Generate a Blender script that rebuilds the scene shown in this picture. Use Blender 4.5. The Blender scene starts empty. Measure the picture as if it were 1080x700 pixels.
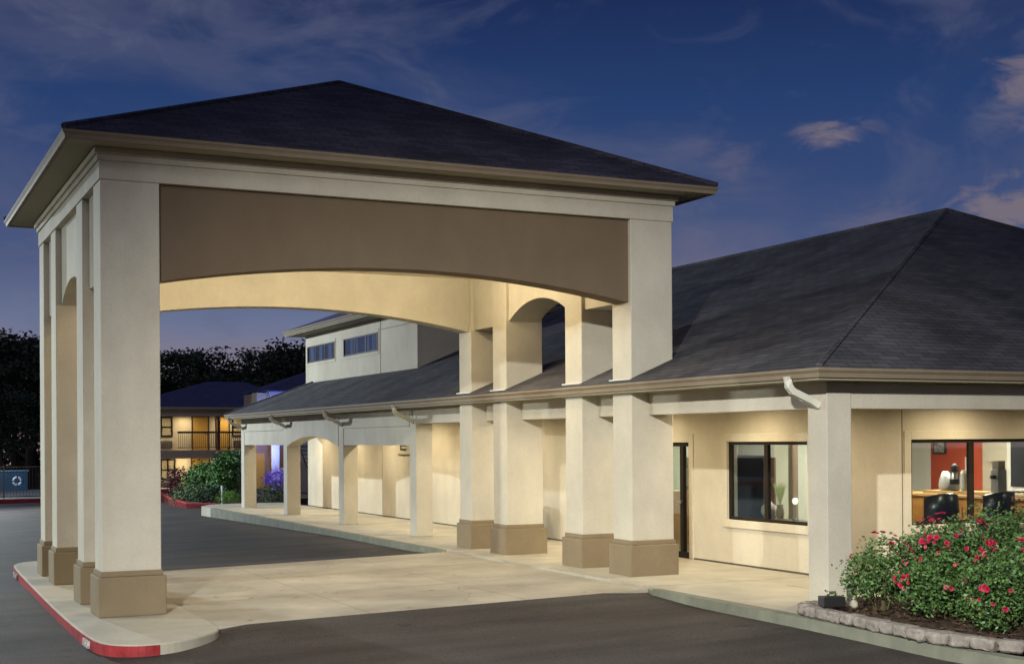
import bpy, bmesh, math, random
from mathutils import Vector, Matrix
random.seed(7)
scene = bpy.context.scene
col = scene.collection
R = math.radians

# ------------------------------------------------------------------ camera
CAM = Vector((-2.6967, -17.5571, 2.1))
yaw, pitch, roll, fpx = 0.4477, 0.0030, -0.0063, 1423.76
fw = Vector((math.sin(yaw), math.cos(yaw), 0)); rt = Vector((math.cos(yaw), -math.sin(yaw), 0)); up = Vector((0, 0, 1))
fw2 = math.cos(pitch)*fw + math.sin(pitch)*up; up2 = -math.sin(pitch)*fw + math.cos(pitch)*up
rt3 = math.cos(roll)*rt + math.sin(roll)*up2; up3 = -math.sin(roll)*rt + math.cos(roll)*up2
cd = bpy.data.cameras.new('camera'); cam = bpy.data.objects.new('camera', cd); col.objects.link(cam)
cam.matrix_world = Matrix(((rt3.x, up3.x, -fw2.x, CAM.x), (rt3.y, up3.y, -fw2.y, CAM.y), (rt3.z, up3.z, -fw2.z, CAM.z), (0, 0, 0, 1)))
cd.sensor_width = 36; cd.lens = 36*fpx/1080; cd.shift_y = (459.62-350)/1080; cd.clip_start = .1; cd.clip_end = 3000
scene.camera = cam

# ------------------------------------------------------------------ exposure, world
scene.view_settings.view_transform = 'Standard'; scene.view_settings.look = 'None'
scene.view_settings.exposure = 0; scene.view_settings.gamma = 1
scene.render.engine = 'CYCLES'
scene.cycles.max_bounces = 6; scene.cycles.diffuse_bounces = 3; scene.cycles.glossy_bounces = 3
scene.cycles.transparent_max_bounces = 12; scene.cycles.caustics_reflective = False; scene.cycles.caustics_refractive = False
scene.cycles.use_denoising = True; scene.cycles.sample_clamp_indirect = 4

def make_world():
    w = bpy.data.worlds.new('World'); scene.world = w; w.use_nodes = True
    nt = w.node_tree; N = nt.nodes; L = nt.links; N.clear()
    out = N.new('ShaderNodeOutputWorld'); bg = N.new('ShaderNodeBackground'); L.new(bg.outputs[0], out.inputs[0])
    tc = N.new('ShaderNodeTexCoord'); sep = N.new('ShaderNodeSeparateXYZ'); L.new(tc.outputs['Generated'], sep.inputs[0])
    ramp = N.new('ShaderNodeValToRGB'); L.new(sep.outputs['Z'], ramp.inputs[0])
    cr = ramp.color_ramp
    stops = [(0.0, (.30, .20, .19)), (.05, (.23, .20, .26)), (.085, (.145, .175, .29)), (.13, (.068, .098, .215)), (.18, (.037, .068, .182)), (.24, (.020, .050, .156)), (.31, (.012, .027, .098)), (1, (.010, .022, .075))]
    while len(cr.elements) < len(stops): cr.elements.new(.5)
    for e, (p, c) in zip(cr.elements, stops): e.position = p; e.color = (*c, 1)
    def mth(op, a, b=None, clamp=False):
        n = N.new('ShaderNodeMath'); n.operation = op; n.use_clamp = clamp
        for i, v in enumerate((a, b)):
            if v is None: continue
            if isinstance(v, (int, float)): n.inputs[i].default_value = v
            else: L.new(v, n.inputs[i])
        return n.outputs[0]
    # a cloud deck seen from below: direction / elevation gives a receding plane of cloud
    vm = N.new('ShaderNodeMapping'); L.new(tc.outputs['Generated'], vm.inputs[0]); vm.inputs['Scale'].default_value = (1, 1, 2.6)
    vm.inputs['Rotation'].default_value = (.25, .3, 0)
    n1 = N.new('ShaderNodeTexNoise'); n1.inputs['Scale'].default_value = 3.4; n1.inputs['Detail'].default_value = 7; n1.inputs['Roughness'].default_value = .55
    n1.inputs['Distortion'].default_value = .6
    L.new(vm.outputs[0], n1.inputs['Vector'])
    m1 = N.new('ShaderNodeMapRange'); m1.interpolation_type = 'SMOOTHSTEP'; m1.inputs[1].default_value = .45; m1.inputs[2].default_value = .70; L.new(n1.outputs['Fac'], m1.inputs[0])
    n3 = N.new('ShaderNodeTexNoise'); n3.inputs['Scale'].default_value = 9.5; n3.inputs['Detail'].default_value = 8; n3.inputs['Roughness'].default_value = .6; n3.inputs['Distortion'].default_value = .9
    vm3 = N.new('ShaderNodeMapping'); L.new(tc.outputs['Generated'], vm3.inputs[0]); vm3.inputs['Scale'].default_value = (1, 1, 2.0); vm3.inputs['Rotation'].default_value = (.5, -.4, .3); L.new(vm3.outputs[0], n3.inputs['Vector'])
    m3 = N.new('ShaderNodeMapRange'); m3.interpolation_type = 'SMOOTHSTEP'; m3.inputs[1].default_value = .46; m3.inputs[2].default_value = .72; L.new(n3.outputs['Fac'], m3.inputs[0])
    wisp = mth('MULTIPLY', m3.outputs[0], .36)
    low = N.new('ShaderNodeMapRange'); L.new(sep.outputs['Z'], low.inputs[0]); low.inputs[1].default_value = .16; low.inputs[2].default_value = .05; low.inputs[3].default_value = 0; low.inputs[4].default_value = 1
    # named clumps of cloud, each a soft cone of directions broken up by noise
    n2 = N.new('ShaderNodeTexNoise'); n2.inputs['Scale'].default_value = 20; n2.inputs['Detail'].default_value = 8; n2.inputs['Roughness'].default_value = .62; n2.inputs['Distortion'].default_value = .5
    L.new(vm.outputs[0], n2.inputs['Vector'])
    def blob(d, rad, sx=1.0, gain=1.0):
        s = N.new('ShaderNodeVectorMath'); s.operation = 'SUBTRACT'; L.new(tc.outputs['Generated'], s.inputs[0]); s.inputs[1].default_value = d
        sc = N.new('ShaderNodeVectorMath'); sc.operation = 'MULTIPLY'; L.new(s.outputs[0], sc.inputs[0]); sc.inputs[1].default_value = (1/(rad*sx), 1/(rad*sx), 1/rad)
        ln = N.new('ShaderNodeVectorMath'); ln.operation = 'LENGTH'; L.new(sc.outputs[0], ln.inputs[0])
        fall = mth('SUBTRACT', 1.0, ln.outputs['Value'])
        add = mth('ADD', fall, mth('MULTIPLY', mth('SUBTRACT', n2.outputs['Fac'], .5), 3.6))
        mr = N.new('ShaderNodeMapRange'); mr.interpolation_type = 'SMOOTHSTEP'; mr.inputs[1].default_value = .1; mr.inputs[2].default_value = .95; L.new(add, mr.inputs[0])
        return mth('MULTIPLY', mth('MULTIPLY', mr.outputs[0], mth('ADD', fall, .35, True)), gain)
    blobs = [((.616, .756, .212), .016, 2.0, .9), ((.708, .665, .240), .035, 1.3, .8), ((.715, .680, .155), .030, 3.6, .95),
             ((.560, .805, .198), .028, 1.2, .28), ((.655, .735, .150), .018, 3.5, .35), ((.50, .85, .175), .03, 2.2, .2)]
    acc = None
    for b in blobs:
        o = blob(*b); acc = o if acc is None else mth('MAXIMUM', acc, o)
    mixa = N.new('ShaderNodeMix'); mixa.data_type = 'RGBA'; L.new(mth('ADD', mth('MULTIPLY', m1.outputs[0], .42), wisp, True), mixa.inputs[0]); L.new(ramp.outputs[0], mixa.inputs[6]); mixa.inputs[7].default_value = (.115, .125, .205, 1)
    mixb = N.new('ShaderNodeMix'); mixb.data_type = 'RGBA'; L.new(acc, mixb.inputs[0]); L.new(mixa.outputs[2], mixb.inputs[6]); mixb.inputs[7].default_value = (.185, .155, .195, 1)
    pk = N.new('ShaderNodeMix'); pk.data_type = 'RGBA'; L.new(mth('MULTIPLY', mth('MULTIPLY', low.outputs[0], m1.outputs[0]), .75), pk.inputs[0]); L.new(mixb.outputs[2], pk.inputs[6]); pk.inputs[7].default_value = (.34, .24, .25, 1)
    L.new(pk.outputs[2], bg.inputs[0]); bg.inputs[1].default_value = 1.0
make_world()

def light(name, kind, loc, power, color, **k):
    d = bpy.data.lights.new(name, kind); d.energy = power; d.color = color
    for a, b in k.items():
        if a not in ('target',): setattr(d, a, b)
    o = bpy.data.objects.new(name, d); col.objects.link(o); o.location = loc
    if 'target' in k:
        o.rotation_euler = (Vector(k['target'])-Vector(loc)).to_track_quat('-Z', 'Y').to_euler()
    return o
# twilight glow: weak and soft, from behind the camera's left
light('sun', 'SUN', (0, 0, 30), .28, (1, .93, .86), angle=R(12), target=(0+.5*30, .86*30, 30-30*.42))
# pole lamps added out of view to light pillars and drive (poles further down)
KEY_POS = (-6.6, -18.4, 8.6)
light('added_pole_light', 'SPOT', KEY_POS, 22500, (1, .99, .90), spot_size=R(54), spot_blend=1.0, shadow_soft_size=.16, target=(5.8, -2.9, -1.6))
SIDE_POS = (-15, 8.5, 5.6)
FAR_POS = (-5.0, 38, 8)
light('added_pole_light', 'SPOT', SIDE_POS, 8500, (.92, 1.0, .92), spot_size=R(84), spot_blend=1, shadow_soft_size=.18, target=(-2, 5, -3))  # added to light the pillars' left faces and streak the drive
light('added_pole_light', 'SPOT', FAR_POS, 26000, (.86, .97, 1.0), spot_size=R(140), spot_blend=.7, shadow_soft_size=.25, target=(3, 27, 0))  # added to brighten the shrubs and the far asphalt

# ------------------------------------------------------------------ materials
MATS = {}
def mat(name, color, rough=.8, metal=0, noise=0, nscale=2.0, bump=0, bscale=60, spec=.3, dark=None, stretch=None, emission=None, estr=0, perleaf=0, stain=0):
    if name in MATS: return MATS[name]
    m = bpy.data.materials.new(name); m.use_nodes = True; nt = m.node_tree; N = nt.nodes; L = nt.links
    b = N['Principled BSDF']; b.inputs['Base Color'].default_value = (*color, 1); b.inputs['Roughness'].default_value = rough; b.inputs['Metallic'].default_value = metal
    b.inputs['Specular IOR Level'].default_value = spec
    geo = N.new('ShaderNodeNewGeometry'); vec = geo.outputs['Position']
    if stretch:
        mp = N.new('ShaderNodeMapping'); mp.inputs['Scale'].default_value = stretch; L.new(vec, mp.inputs[0]); vec = mp.outputs[0]
    if noise:
        n = N.new('ShaderNodeTexNoise'); n.inputs['Scale'].default_value = nscale; n.inputs['Detail'].default_value = 8; n.inputs['Roughness'].default_value = .6; L.new(vec, n.inputs['Vector'])
        mr = N.new('ShaderNodeMapRange'); mr.inputs[1].default_value = .3; mr.inputs[2].default_value = .7; L.new(n.outputs['Fac'], mr.inputs[0])
        mx = N.new('ShaderNodeMix'); mx.data_type = 'RGBA'; L.new(mr.outputs[0], mx.inputs[0])
        d = dark or tuple(c*(1-noise) for c in color)
        mx.inputs[6].default_value = (*d, 1); mx.inputs[7].default_value = (*(min(1, c*(1+noise*.5)) for c in color), 1)
        L.new(mx.outputs[2], b.inputs['Base Color'])
    if perleaf:
        mx = N.new('ShaderNodeMix'); mx.data_type = 'RGBA'; L.new(geo.outputs['Random Per Island'], mx.inputs[0])
        mx.inputs[6].default_value = (*(c*(1-perleaf) for c in color), 1); mx.inputs[7].default_value = (*(c*(1+perleaf) for c in color), 1)
        L.new(mx.outputs[2], b.inputs['Base Color'])
    if bump:
        n = N.new('ShaderNodeTexNoise'); n.inputs['Scale'].default_value = bscale; n.inputs['Detail'].default_value = 4; L.new(geo.outputs['Position'], n.inputs['Vector'])
        bp = N.new('ShaderNodeBump'); bp.inputs['Strength'].default_value = bump; bp.inputs['Distance'].default_value = .01; L.new(n.outputs['Fac'], bp.inputs['Height']); L.new(bp.outputs[0], b.inputs['Normal'])
    if stain:
        src = b.inputs['Base Color'].links[0].from_socket
        mp = N.new('ShaderNodeMapping'); mp.inputs['Scale'].default_value = (1.5, 1.5, .7); L.new(geo.outputs['Position'], mp.inputs[0])
        n = N.new('ShaderNodeTexNoise'); n.inputs['Scale'].default_value = 1.1; n.inputs['Detail'].default_value = 7; n.inputs['Roughness'].default_value = .6; L.new(mp.outputs[0], n.inputs['Vector'])
        mr = N.new('ShaderNodeMapRange'); L.new(n.outputs['Fac'], mr.inputs[0]); mr.inputs[1].default_value = .35; mr.inputs[2].default_value = .65; mr.inputs[3].default_value = 1-stain; mr.inputs[4].default_value = 1+stain*.5
        n4 = N.new('ShaderNodeTexNoise'); n4.inputs['Scale'].default_value = 28; n4.inputs['Detail'].default_value = 5; L.new(geo.outputs['Position'], n4.inputs['Vector'])
        mr4 = N.new('ShaderNodeMapRange'); L.new(n4.outputs['Fac'], mr4.inputs[0]); mr4.inputs[1].default_value = .3; mr4.inputs[2].default_value = .7; mr4.inputs[3].default_value = 1-stain*.5; mr4.inputs[4].default_value = 1+stain*.4
        pr = N.new('ShaderNodeMath'); pr.operation = 'MULTIPLY'; L.new(mr.outputs[0], pr.inputs[0]); L.new(mr4.outputs[0], pr.inputs[1])
        mu = N.new('ShaderNodeVectorMath'); mu.operation = 'SCALE'; L.new(src, mu.inputs[0]); L.new(pr.outputs[0], mu.inputs['Scale']); L.new(mu.outputs[0], b.inputs['Base Color'])
    if emission:
        b.inputs['Emission Color'].default_value = (*emission, 1); b.inputs['Emission Strength'].default_value = estr
    MATS[name] = m
    return m

def shingles(name, c1, c2, along):
    m = bpy.data.materials.new(name); m.use_nodes = True; nt = m.node_tree; N = nt.nodes; L = nt.links; b = N['Principled BSDF']
    geo = N.new('ShaderNodeNewGeometry'); sp = N.new('ShaderNodeSeparateXYZ'); L.new(geo.outputs['Position'], sp.inputs[0])
    nsep = N.new('ShaderNodeSeparateXYZ'); L.new(geo.outputs['True Normal'], nsep.inputs[0])
    # run along the eave: x on faces that look along y, y on faces that look along x
    ab = N.new('ShaderNodeMath'); ab.operation = 'ABSOLUTE'; L.new(nsep.outputs['X'], ab.inputs[0])
    ab2 = N.new('ShaderNodeMath'); ab2.operation = 'ABSOLUTE'; L.new(nsep.outputs['Y'], ab2.inputs[0])
    gt = N.new('ShaderNodeMath'); gt.operation = 'GREATER_THAN'; L.new(ab.outputs[0], gt.inputs[0]); L.new(ab2.outputs[0], gt.inputs[1])
    mixv = N.new('ShaderNodeMix'); mixv.data_type = 'FLOAT'; L.new(gt.outputs[0], mixv.inputs[0]); L.new(sp.outputs['X'], mixv.inputs[2]); L.new(sp.outputs['Y'], mixv.inputs[3])
    zz = N.new('ShaderNodeMath'); zz.operation = 'MULTIPLY'; L.new(sp.outputs['Z'], zz.inputs[0]); zz.inputs[1].default_value = 2.55
    cb = N.new('ShaderNodeCombineXYZ'); L.new(mixv.outputs[0], cb.inputs[0]); L.new(zz.outputs[0], cb.inputs[1])
    br = N.new('ShaderNodeTexBrick'); L.new(cb.outputs[0], br.inputs['Vector']); br.inputs['Scale'].default_value = 1
    br.inputs['Brick Width'].default_value = .33; br.inputs['Row Height'].default_value = .14; br.inputs['Mortar Size'].default_value = .008; br.inputs['Mortar Smooth'].default_value = .4
    br.inputs['Color1'].default_value = (*c1, 1); br.inputs['Color2'].default_value = (*c2, 1); br.inputs['Mortar'].default_value = (*(c*.45 for c in c1), 1)
    br.inputs['Bias'].default_value = -.1
    n = N.new('ShaderNodeTexNoise'); n.inputs['Scale'].default_value = .8; n.inputs['Detail'].default_value = 6; L.new(geo.outputs['Position'], n.inputs['Vector'])
    mr = N.new('ShaderNodeMapRange'); L.new(n.outputs['Fac'], mr.inputs[0]); mr.inputs[1].default_value = .3; mr.inputs[2].default_value = .7; mr.inputs[3].default_value = .62; mr.inputs[4].default_value = 1.35
    mu = N.new('ShaderNodeVectorMath'); mu.operation = 'SCALE'; L.new(br.outputs['Color'], mu.inputs[0]); L.new(mr.outputs[0], mu.inputs['Scale'])
    L.new(mu.outputs[0], b.inputs['Base Color']); b.inputs['Roughness'].default_value = .9; b.inputs['Specular IOR Level'].default_value = .2
    bp = N.new('ShaderNodeBump'); bp.inputs['Strength'].default_value = .6; bp.inputs['Distance'].default_value = .02
    inv = N.new('ShaderNodeMath'); inv.operation = 'SUBTRACT'; inv.inputs[0].default_value = 1; L.new(br.outputs['Fac'], inv.inputs[1]); L.new(inv.outputs[0], bp.inputs['Height']); L.new(bp.outputs[0], b.inputs['Normal'])
    MATS[name] = m; return m

def glassy(name, tint=(.9, .95, .95), refl=.12):
    m = bpy.data.materials.new(name); m.use_nodes = True; nt = m.node_tree; N = nt.nodes; L = nt.links; N.clear()
    out = N.new('ShaderNodeOutputMaterial'); mix = N.new('ShaderNodeMixShader'); t = N.new('ShaderNodeBsdfTransparent'); g = N.new('ShaderNodeBsdfGlossy')
    t.inputs[0].default_value = (*tint, 1); g.inputs['Roughness'].default_value = .02; g.inputs[0].default_value = (.9, .95, 1, 1)
    lw = N.new('ShaderNodeLayerWeight'); lw.inputs[0].default_value = .35
    mr = N.new('ShaderNodeMapRange'); L.new(lw.outputs['Fresnel'], mr.inputs[0]); mr.inputs[3].default_value = refl*.05; mr.inputs[4].default_value = .45
    L.new(mr.outputs[0], mix.inputs[0]); L.new(t.outputs[0], mix.inputs[1]); L.new(g.outputs[0], mix.inputs[2]); L.new(mix.outputs[0], out.inputs[0]); return m

CREAM = mat('cream_stucco', (.60, .56, .465), .85, noise=.06, nscale=1.2, bump=.5, bscale=55, dark=(.53, .49, .405), stain=.075)
WALLM = mat('wall_stucco', (.64, .585, .47), .85, noise=.07, nscale=.9, bump=.5, bscale=50, dark=(.55, .495, .39), stain=.075)
TAN = mat('tan_stucco', (.245, .190, .118), .85, noise=.08, nscale=2.5, bump=.25, bscale=90, stain=.075)
BROWN = mat('brown_panel', (.185, .135, .088), .85, noise=.08, nscale=.9, bump=.2, bscale=90, stain=.075)
TRIM = mat('tan_metal', (.25, .20, .14), .7, noise=.12, nscale=3, spec=.15)
SOFF = mat('soffit_paint', (.36, .33, .24), .8, noise=.05)
WHITE = mat('white_metal', (.62, .62, .54), .45, spec=.4)
JOINT = mat('dark_joint', (.10, .085, .06), .9)
CONC = mat('pale_concrete', (.43, .39, .315), .85, noise=.30, nscale=.55, bump=.2, bscale=40, stain=.09)
CONC2 = mat('walk_concrete', (.46, .425, .345), .85, noise=.18, nscale=1.1, bump=.2, bscale=40, stain=.09)
KERB = mat('kerb_concrete', (.21, .215, .165), .85, noise=.25, nscale=3, bump=.3, bscale=30)
KERBR = mat('red_kerb_paint', (.33, .032, .038), .6, noise=.45, nscale=6, bump=.2, bscale=30)
ROOF = shingles('roof_shingles', (.036, .034, .052), (.064, .058, .078), 'x')
ROOF2 = shingles('lobby_shingles', (.066, .064, .074), (.104, .098, .102), 'x')
BLUEROOF = mat('blue_grey_shingles', (.065, .065, .15), .85, noise=.25, nscale=2)
BRONZE = mat('bronze_frame', (.022, .017, .014), .6, spec=.12)
DARK = mat('dark_void', (.01, .01, .012), .9)
GLASS = glassy('window_glass')
BLACK = mat('black_plastic', (.012, .012, .013), .55)
WOOD = mat('honey_wood', (.52, .26, .07), .45, noise=.2, nscale=3, stretch=(1, 6, 1))
def asphalt():
    m = mat('asphalt', (.051, .043, .040), .8, noise=.35, nscale=.45, bump=.4, bscale=70, spec=.2)
    nt = m.node_tree; N = nt.nodes; L = nt.links; b = N['Principled BSDF']
    src = b.inputs['Base Color'].links[0].from_socket
    geo = N.new('ShaderNodeNewGeometry'); n = N.new('ShaderNodeTexNoise'); n.inputs['Scale'].default_value = 55; n.inputs['Detail'].default_value = 3; L.new(geo.outputs['Position'], n.inputs['Vector'])
    mr = N.new('ShaderNodeMapRange'); L.new(n.outputs['Fac'], mr.inputs[0]); mr.inputs[1].default_value = .35; mr.inputs[2].default_value = .7; mr.inputs[3].default_value = .55; mr.inputs[4].default_value = 1.6
    mpa = N.new('ShaderNodeMapping'); mpa.inputs['Scale'].default_value = (.35, 1.9, 1); mpa.inputs['Rotation'].default_value = (0, 0, .12); L.new(geo.outputs['Position'], mpa.inputs[0])
    nt_ = N.new('ShaderNodeTexNoise'); nt_.inputs['Scale'].default_value = 1.0; nt_.inputs['Detail'].default_value = 7; L.new(mpa.outputs[0], nt_.inputs['Vector'])
    mt = N.new('ShaderNodeMapRange'); L.new(nt_.outputs['Fac'], mt.inputs[0]); mt.inputs[1].default_value = .35; mt.inputs[2].default_value = .65; mt.inputs[3].default_value = .78; mt.inputs[4].default_value = 1.22
    ns = N.new('ShaderNodeTexNoise'); ns.inputs['Scale'].default_value = 1.7; ns.inputs['Detail'].default_value = 2; L.new(geo.outputs['Position'], ns.inputs['Vector'])
    ms = N.new('ShaderNodeMapRange'); L.new(ns.outputs['Fac'], ms.inputs[0]); ms.inputs[1].default_value = .68; ms.inputs[2].default_value = .74; ms.inputs[3].default_value = 1; ms.inputs[4].default_value = .62
    p1 = N.new('ShaderNodeMath'); p1.operation = 'MULTIPLY'; L.new(mr.outputs[0], p1.inputs[0]); L.new(mt.outputs[0], p1.inputs[1])
    p2 = N.new('ShaderNodeMath'); p2.operation = 'MULTIPLY'; L.new(p1.outputs[0], p2.inputs[0]); L.new(ms.outputs[0], p2.inputs[1])
    mu = N.new('ShaderNodeVectorMath'); mu.operation = 'SCALE'; L.new(src, mu.inputs[0]); L.new(p2.outputs[0], mu.inputs['Scale']); L.new(mu.outputs[0], b.inputs['Base Color'])
    return m
ASPH = asphalt()

# ------------------------------------------------------------------ mesh helpers
class MB:
    def __init__(s): s.v = []; s.f = []
    def box(s, x0, y0, z0, x1, y1, z1):
        n = len(s.v)
        s.v += [(x0, y0, z0), (x1, y0, z0), (x1, y1, z0), (x0, y1, z0), (x0, y0, z1), (x1, y0, z1), (x1, y1, z1), (x0, y1, z1)]
        s.f += [tuple(n+i for i in q) for q in ((0, 3, 2, 1), (4, 5, 6, 7), (0, 1, 5, 4), (1, 2, 6, 5), (2, 3, 7, 6), (3, 0, 4, 7))]
        return s
    def prism(s, pts, a0, a1, axis='z'):
        """pts: 2D outline; extruded from a0 to a1. axis z: (x,y); x: (y,z); y: (x,z)"""
        def P(p, a): return (p[0], p[1], a) if axis == 'z' else ((a, p[0], p[1]) if axis == 'x' else (p[0], a, p[1]))
        n = len(s.v); k = len(pts)
        s.v += [P(p, a0) for p in pts]+[P(p, a1) for p in pts]
        s.f.append(tuple(n+i for i in range(k))[::-1]); s.f.append(tuple(n+k+i for i in range(k)))
        for i in range(k): j = (i+1) % k; s.f.append((n+i, n+j, n+k+j, n+k+i))
        return s
    def arch(s, u0, u1, ztop, zs, zp, a0, a1, axis, n=20):
        """header whose underside is an arch springing at zs and peaking at zp"""
        h = zp-zs; w = (u1-u0)/2; rad = (w*w+h*h)/(2*h); c = (u0+u1)/2
        bot = [(c-w+2*w*i/n, 0) for i in range(n+1)]
        bot = [(x, zs+h-(rad-math.sqrt(max(0, rad*rad-(x-c)**2)))) for x, _ in bot]
        for i in range(n):
            q = [bot[i], bot[i+1], (bot[i+1][0], ztop), (bot[i][0], ztop)]
            m = len(s.v)
            def P(p, a): return (a, p[0], p[1]) if axis == 'x' else (p[0], a, p[1])
            s.v += [P(p, a0) for p in q]+[P(p, a1) for p in q]
            s.f += [(m, m+1, m+2, m+3), (m+7, m+6, m+5, m+4), (m, m+4, m+5, m+1), (m+3, m+2, m+6, m+7)]
            if i == 0: s.f.append((m, m+3, m+7, m+4))
            if i == n-1: s.f.append((m+1, m+5, m+6, m+2))
        return s
    def ring(s, x0, y0, x1, y1, t, z0, z1):
        s.box(x0, y0, z0, x1, y0+t, z1); s.box(x0, y1-t, z0, x1, y1, z1)
        s.box(x0, y0+t, z0, x0+t, y1-t, z1); s.box(x1-t, y0+t, z0, x1, y1-t, z1); return s
    def tube(s, pts, r, n=8, r2=None, cap=True):
        pts = [Vector(p) for p in pts]; m = len(s.v); K = len(pts)
        for i, p in enumerate(pts):
            d = (pts[min(i+1, K-1)]-pts[max(i-1, 0)]).normalized()
            a = d.cross(Vector((0, 0, 1)));
            if a.length < .05: a = d.cross(Vector((1, 0, 0)))
            a.normalize(); b = d.cross(a); rr = r if r2 is None else r+(r2-r)*i/(K-1)
            for k in range(n):
                t = 2*math.pi*(k+.5)/n; s.v.append(tuple(p+a*math.cos(t)*rr+b*math.sin(t)*rr))
        for i in range(K-1):
            for k in range(n): j = (k+1) % n; s.f.append((m+i*n+k, m+i*n+j, m+(i+1)*n+j, m+(i+1)*n+k))
        if cap: s.f.append(tuple(m+k for k in range(n))[::-1]); s.f.append(tuple(m+(K-1)*n+k for k in range(n)))
        return s
    def lathe(s, prof, c=(0, 0, 0), n=20):
        m = len(s.v)
        for r, z in prof:
            for k in range(n): t = 2*math.pi*k/n; s.v.append((c[0]+r*math.cos(t), c[1]+r*math.sin(t), c[2]+z))
        for i in range(len(prof)-1):
            for k in range(n): j = (k+1) % n; s.f.append((m+i*n+k, m+i*n+j, m+(i+1)*n+j, m+(i+1)*n+k))
        s.f.append(tuple(m+k for k in range(n))[::-1]); s.f.append(tuple(m+(len(prof)-1)*n+k for k in range(n)))
        return s
    def face(s, *p): n = len(s.v); s.v += list(p); s.f.append(tuple(range(n, n+len(p)))); return s
    def hip(s, x0, y0, x1, y1, ze, rx0, ry0, rx1, ry1, zr, thick=.08):
        n = len(s.v)
        s.v += [(x0, y0, ze), (x1, y0, ze), (x1, y1, ze), (x0, y1, ze), (rx0, ry0, zr), (rx1, ry1, zr),
                (x0, y0, ze-thick), (x1, y0, ze-thick), (x1, y1, ze-thick), (x0, y1, ze-thick)]
        if abs(rx1-rx0) >= abs(ry1-ry0) and (rx0, ry0) != (rx1, ry1):
            F = [(0, 1, 5, 4), (1, 2, 5), (2, 3, 4, 5), (3, 0, 4)]
        elif (rx0, ry0) == (rx1, ry1):
            F = [(0, 1, 4), (1, 2, 4), (2, 3, 4), (3, 0, 4)]
        else:
            F = [(0, 1, 4), (1, 2, 5, 4), (2, 3, 5), (3, 0, 4, 5)]
        F += [(0, 6, 7, 1), (1, 7, 8, 2), (2, 8, 9, 3), (3, 9, 6, 0), (6, 9, 8, 7)]
        s.f += [tuple(n+i for i in q) for q in F]; return s
    def build(s, name, m, parent=None, bevel=0, smooth=False, loc=None):
        me = bpy.data.meshes.new(name); me.from_pydata(s.v, [], s.f); me.validate()
        bm = bmesh.new(); bm.from_mesh(me); bmesh.ops.recalc_face_normals(bm, faces=bm.faces) if len(s.f) < 4000 else None; bm.to_mesh(me); bm.free()
        me.materials.append(m)
        if smooth:
            for p in me.polygons: p.use_smooth = True
        o = bpy.data.objects.new(name, me); col.objects.link(o)
        if loc: o.location = loc
        if parent:
            o.parent = parent
            if not loc: o.location = -Vector(parent.get('_w', (0, 0, 0))) if False else o.location
            o.matrix_parent_inverse = Matrix.Translation(Vector(parent['_loc'])).inverted() if '_loc' in parent else Matrix.Identity(4)
        if bevel:
            b = o.modifiers.new('bevel', 'BEVEL'); b.width = bevel; b.segments = 2; b.limit_method = 'ANGLE'; b.angle_limit = R(40)
        return o

def tag(o, label, cat, group=None):
    o['label'] = label; o['category'] = cat
    if group: o['group'] = group
    return o
def thing(name, label, cat, loc=(0, 0, 0), group=None):
    o = bpy.data.objects.new(name, None); col.objects.link(o); o.location = loc; o.empty_display_size = .3
    return tag(o, label, cat, group)
def part(name, mb, m, parent, **k):
    """mesh written in world coordinates, parented to a thing (or part) without moving it"""
    o = mb.build(name, m, None, **k)
    o.parent = parent
    base = parent; off = Vector((0, 0, 0))
    while base is not None: off += Vector(base.location); base = base.parent
    o.location = -off if not k.get('loc') else Vector(k['loc'])-off
    return o
def struct(o, kind='structure'): o['kind'] = kind; return o
def copy_tree(o, parent=None):
    c = o.copy(); col.objects.link(c); c.parent = parent
    for ch in list(o.children): copy_tree(ch, c)
    return c

# ------------------------------------------------------------------ ground
XK = 7.22                                   # line of the walk's kerb
def zdrive(x): return -max(0, min(XK, XK)-max(-1.0, min(x, XK)))*.0208
def sstep(a, b, x): t = max(0, min(1, (x-a)/(b-a))); return t*t*(3-2*t)
YF, YB = -1.30, 5.98
def zground(x, y):
    zd = zdrive(x)
    z = zd-.085
    if x < XK+.3:   # the asphalt rises to meet the slab's ends
        k = max(sstep(YF-1.6, YF, y)*(y <= YF+.01), (1-sstep(YB, YB+1.8, y))*(y >= YB-.01))
        k *= sstep(.6, 1.6, x)*(1-sstep(6.6, 7.2, x)*.6)
        z = zd-.085+.083*k
        if YF < y < YB: z = zd-.06
    if y > 12: z -= (y-12)*.0125
    return z
def ground():
    xs = [-300, -120, -60, -30, -18, -12, -8, -5]+[-3+.5*i for i in range(30)]+[13, 16, 20, 26, 34, 50, 80, 150, 300]
    ys = [-200, -100, -50, -30, -24, -20, -16, -12, -10, -8, -7, -6, -5, -4, -3.4, -2.9, -2.5, -2.1, -1.7, YF, 0, 1.5, 3, 4.5, YB, 6.5, 7, 7.4, 7.8, 9, 12, 16, 20, 26, 34, 44, 56, 70, 100, 150, 260, 420]
    m = MB()
    for y in ys:
        for x in xs: m.v.append((x, y, zground(x, y)))
    W = len(xs)
    for j in range(len(ys)-1):
        for i in range(W-1): a = j*W+i; m.f.append((a, a+1, a+W+1, a+W))
    return struct(m.build('ground', ASPH))
ground()
def slab(name, mtl, x0, x1, y0, y1, n=10):
    m = MB()
    for i in range(n+1):
        x = x0+(x1-x0)*i/n; z = zdrive(x)
        m.v += [(x, y0, z), (x, y1, z), (x, y0, z-.14), (x, y1, z-.14)]
    for i in range(n):
        a = i*4; m.f += [(a, a+4, a+5, a+1), (a, a+2, a+6, a+4), (a+1, a+5, a+7, a+3)]
    m.f += [(0, 1, 3, 2), (n*4, n*4+2, n*4+3, n*4+1)]
    return struct(m.build(name, mtl))
slab('driveway', CONC, .9, 7.6, YF, YB)
j = MB()
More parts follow.
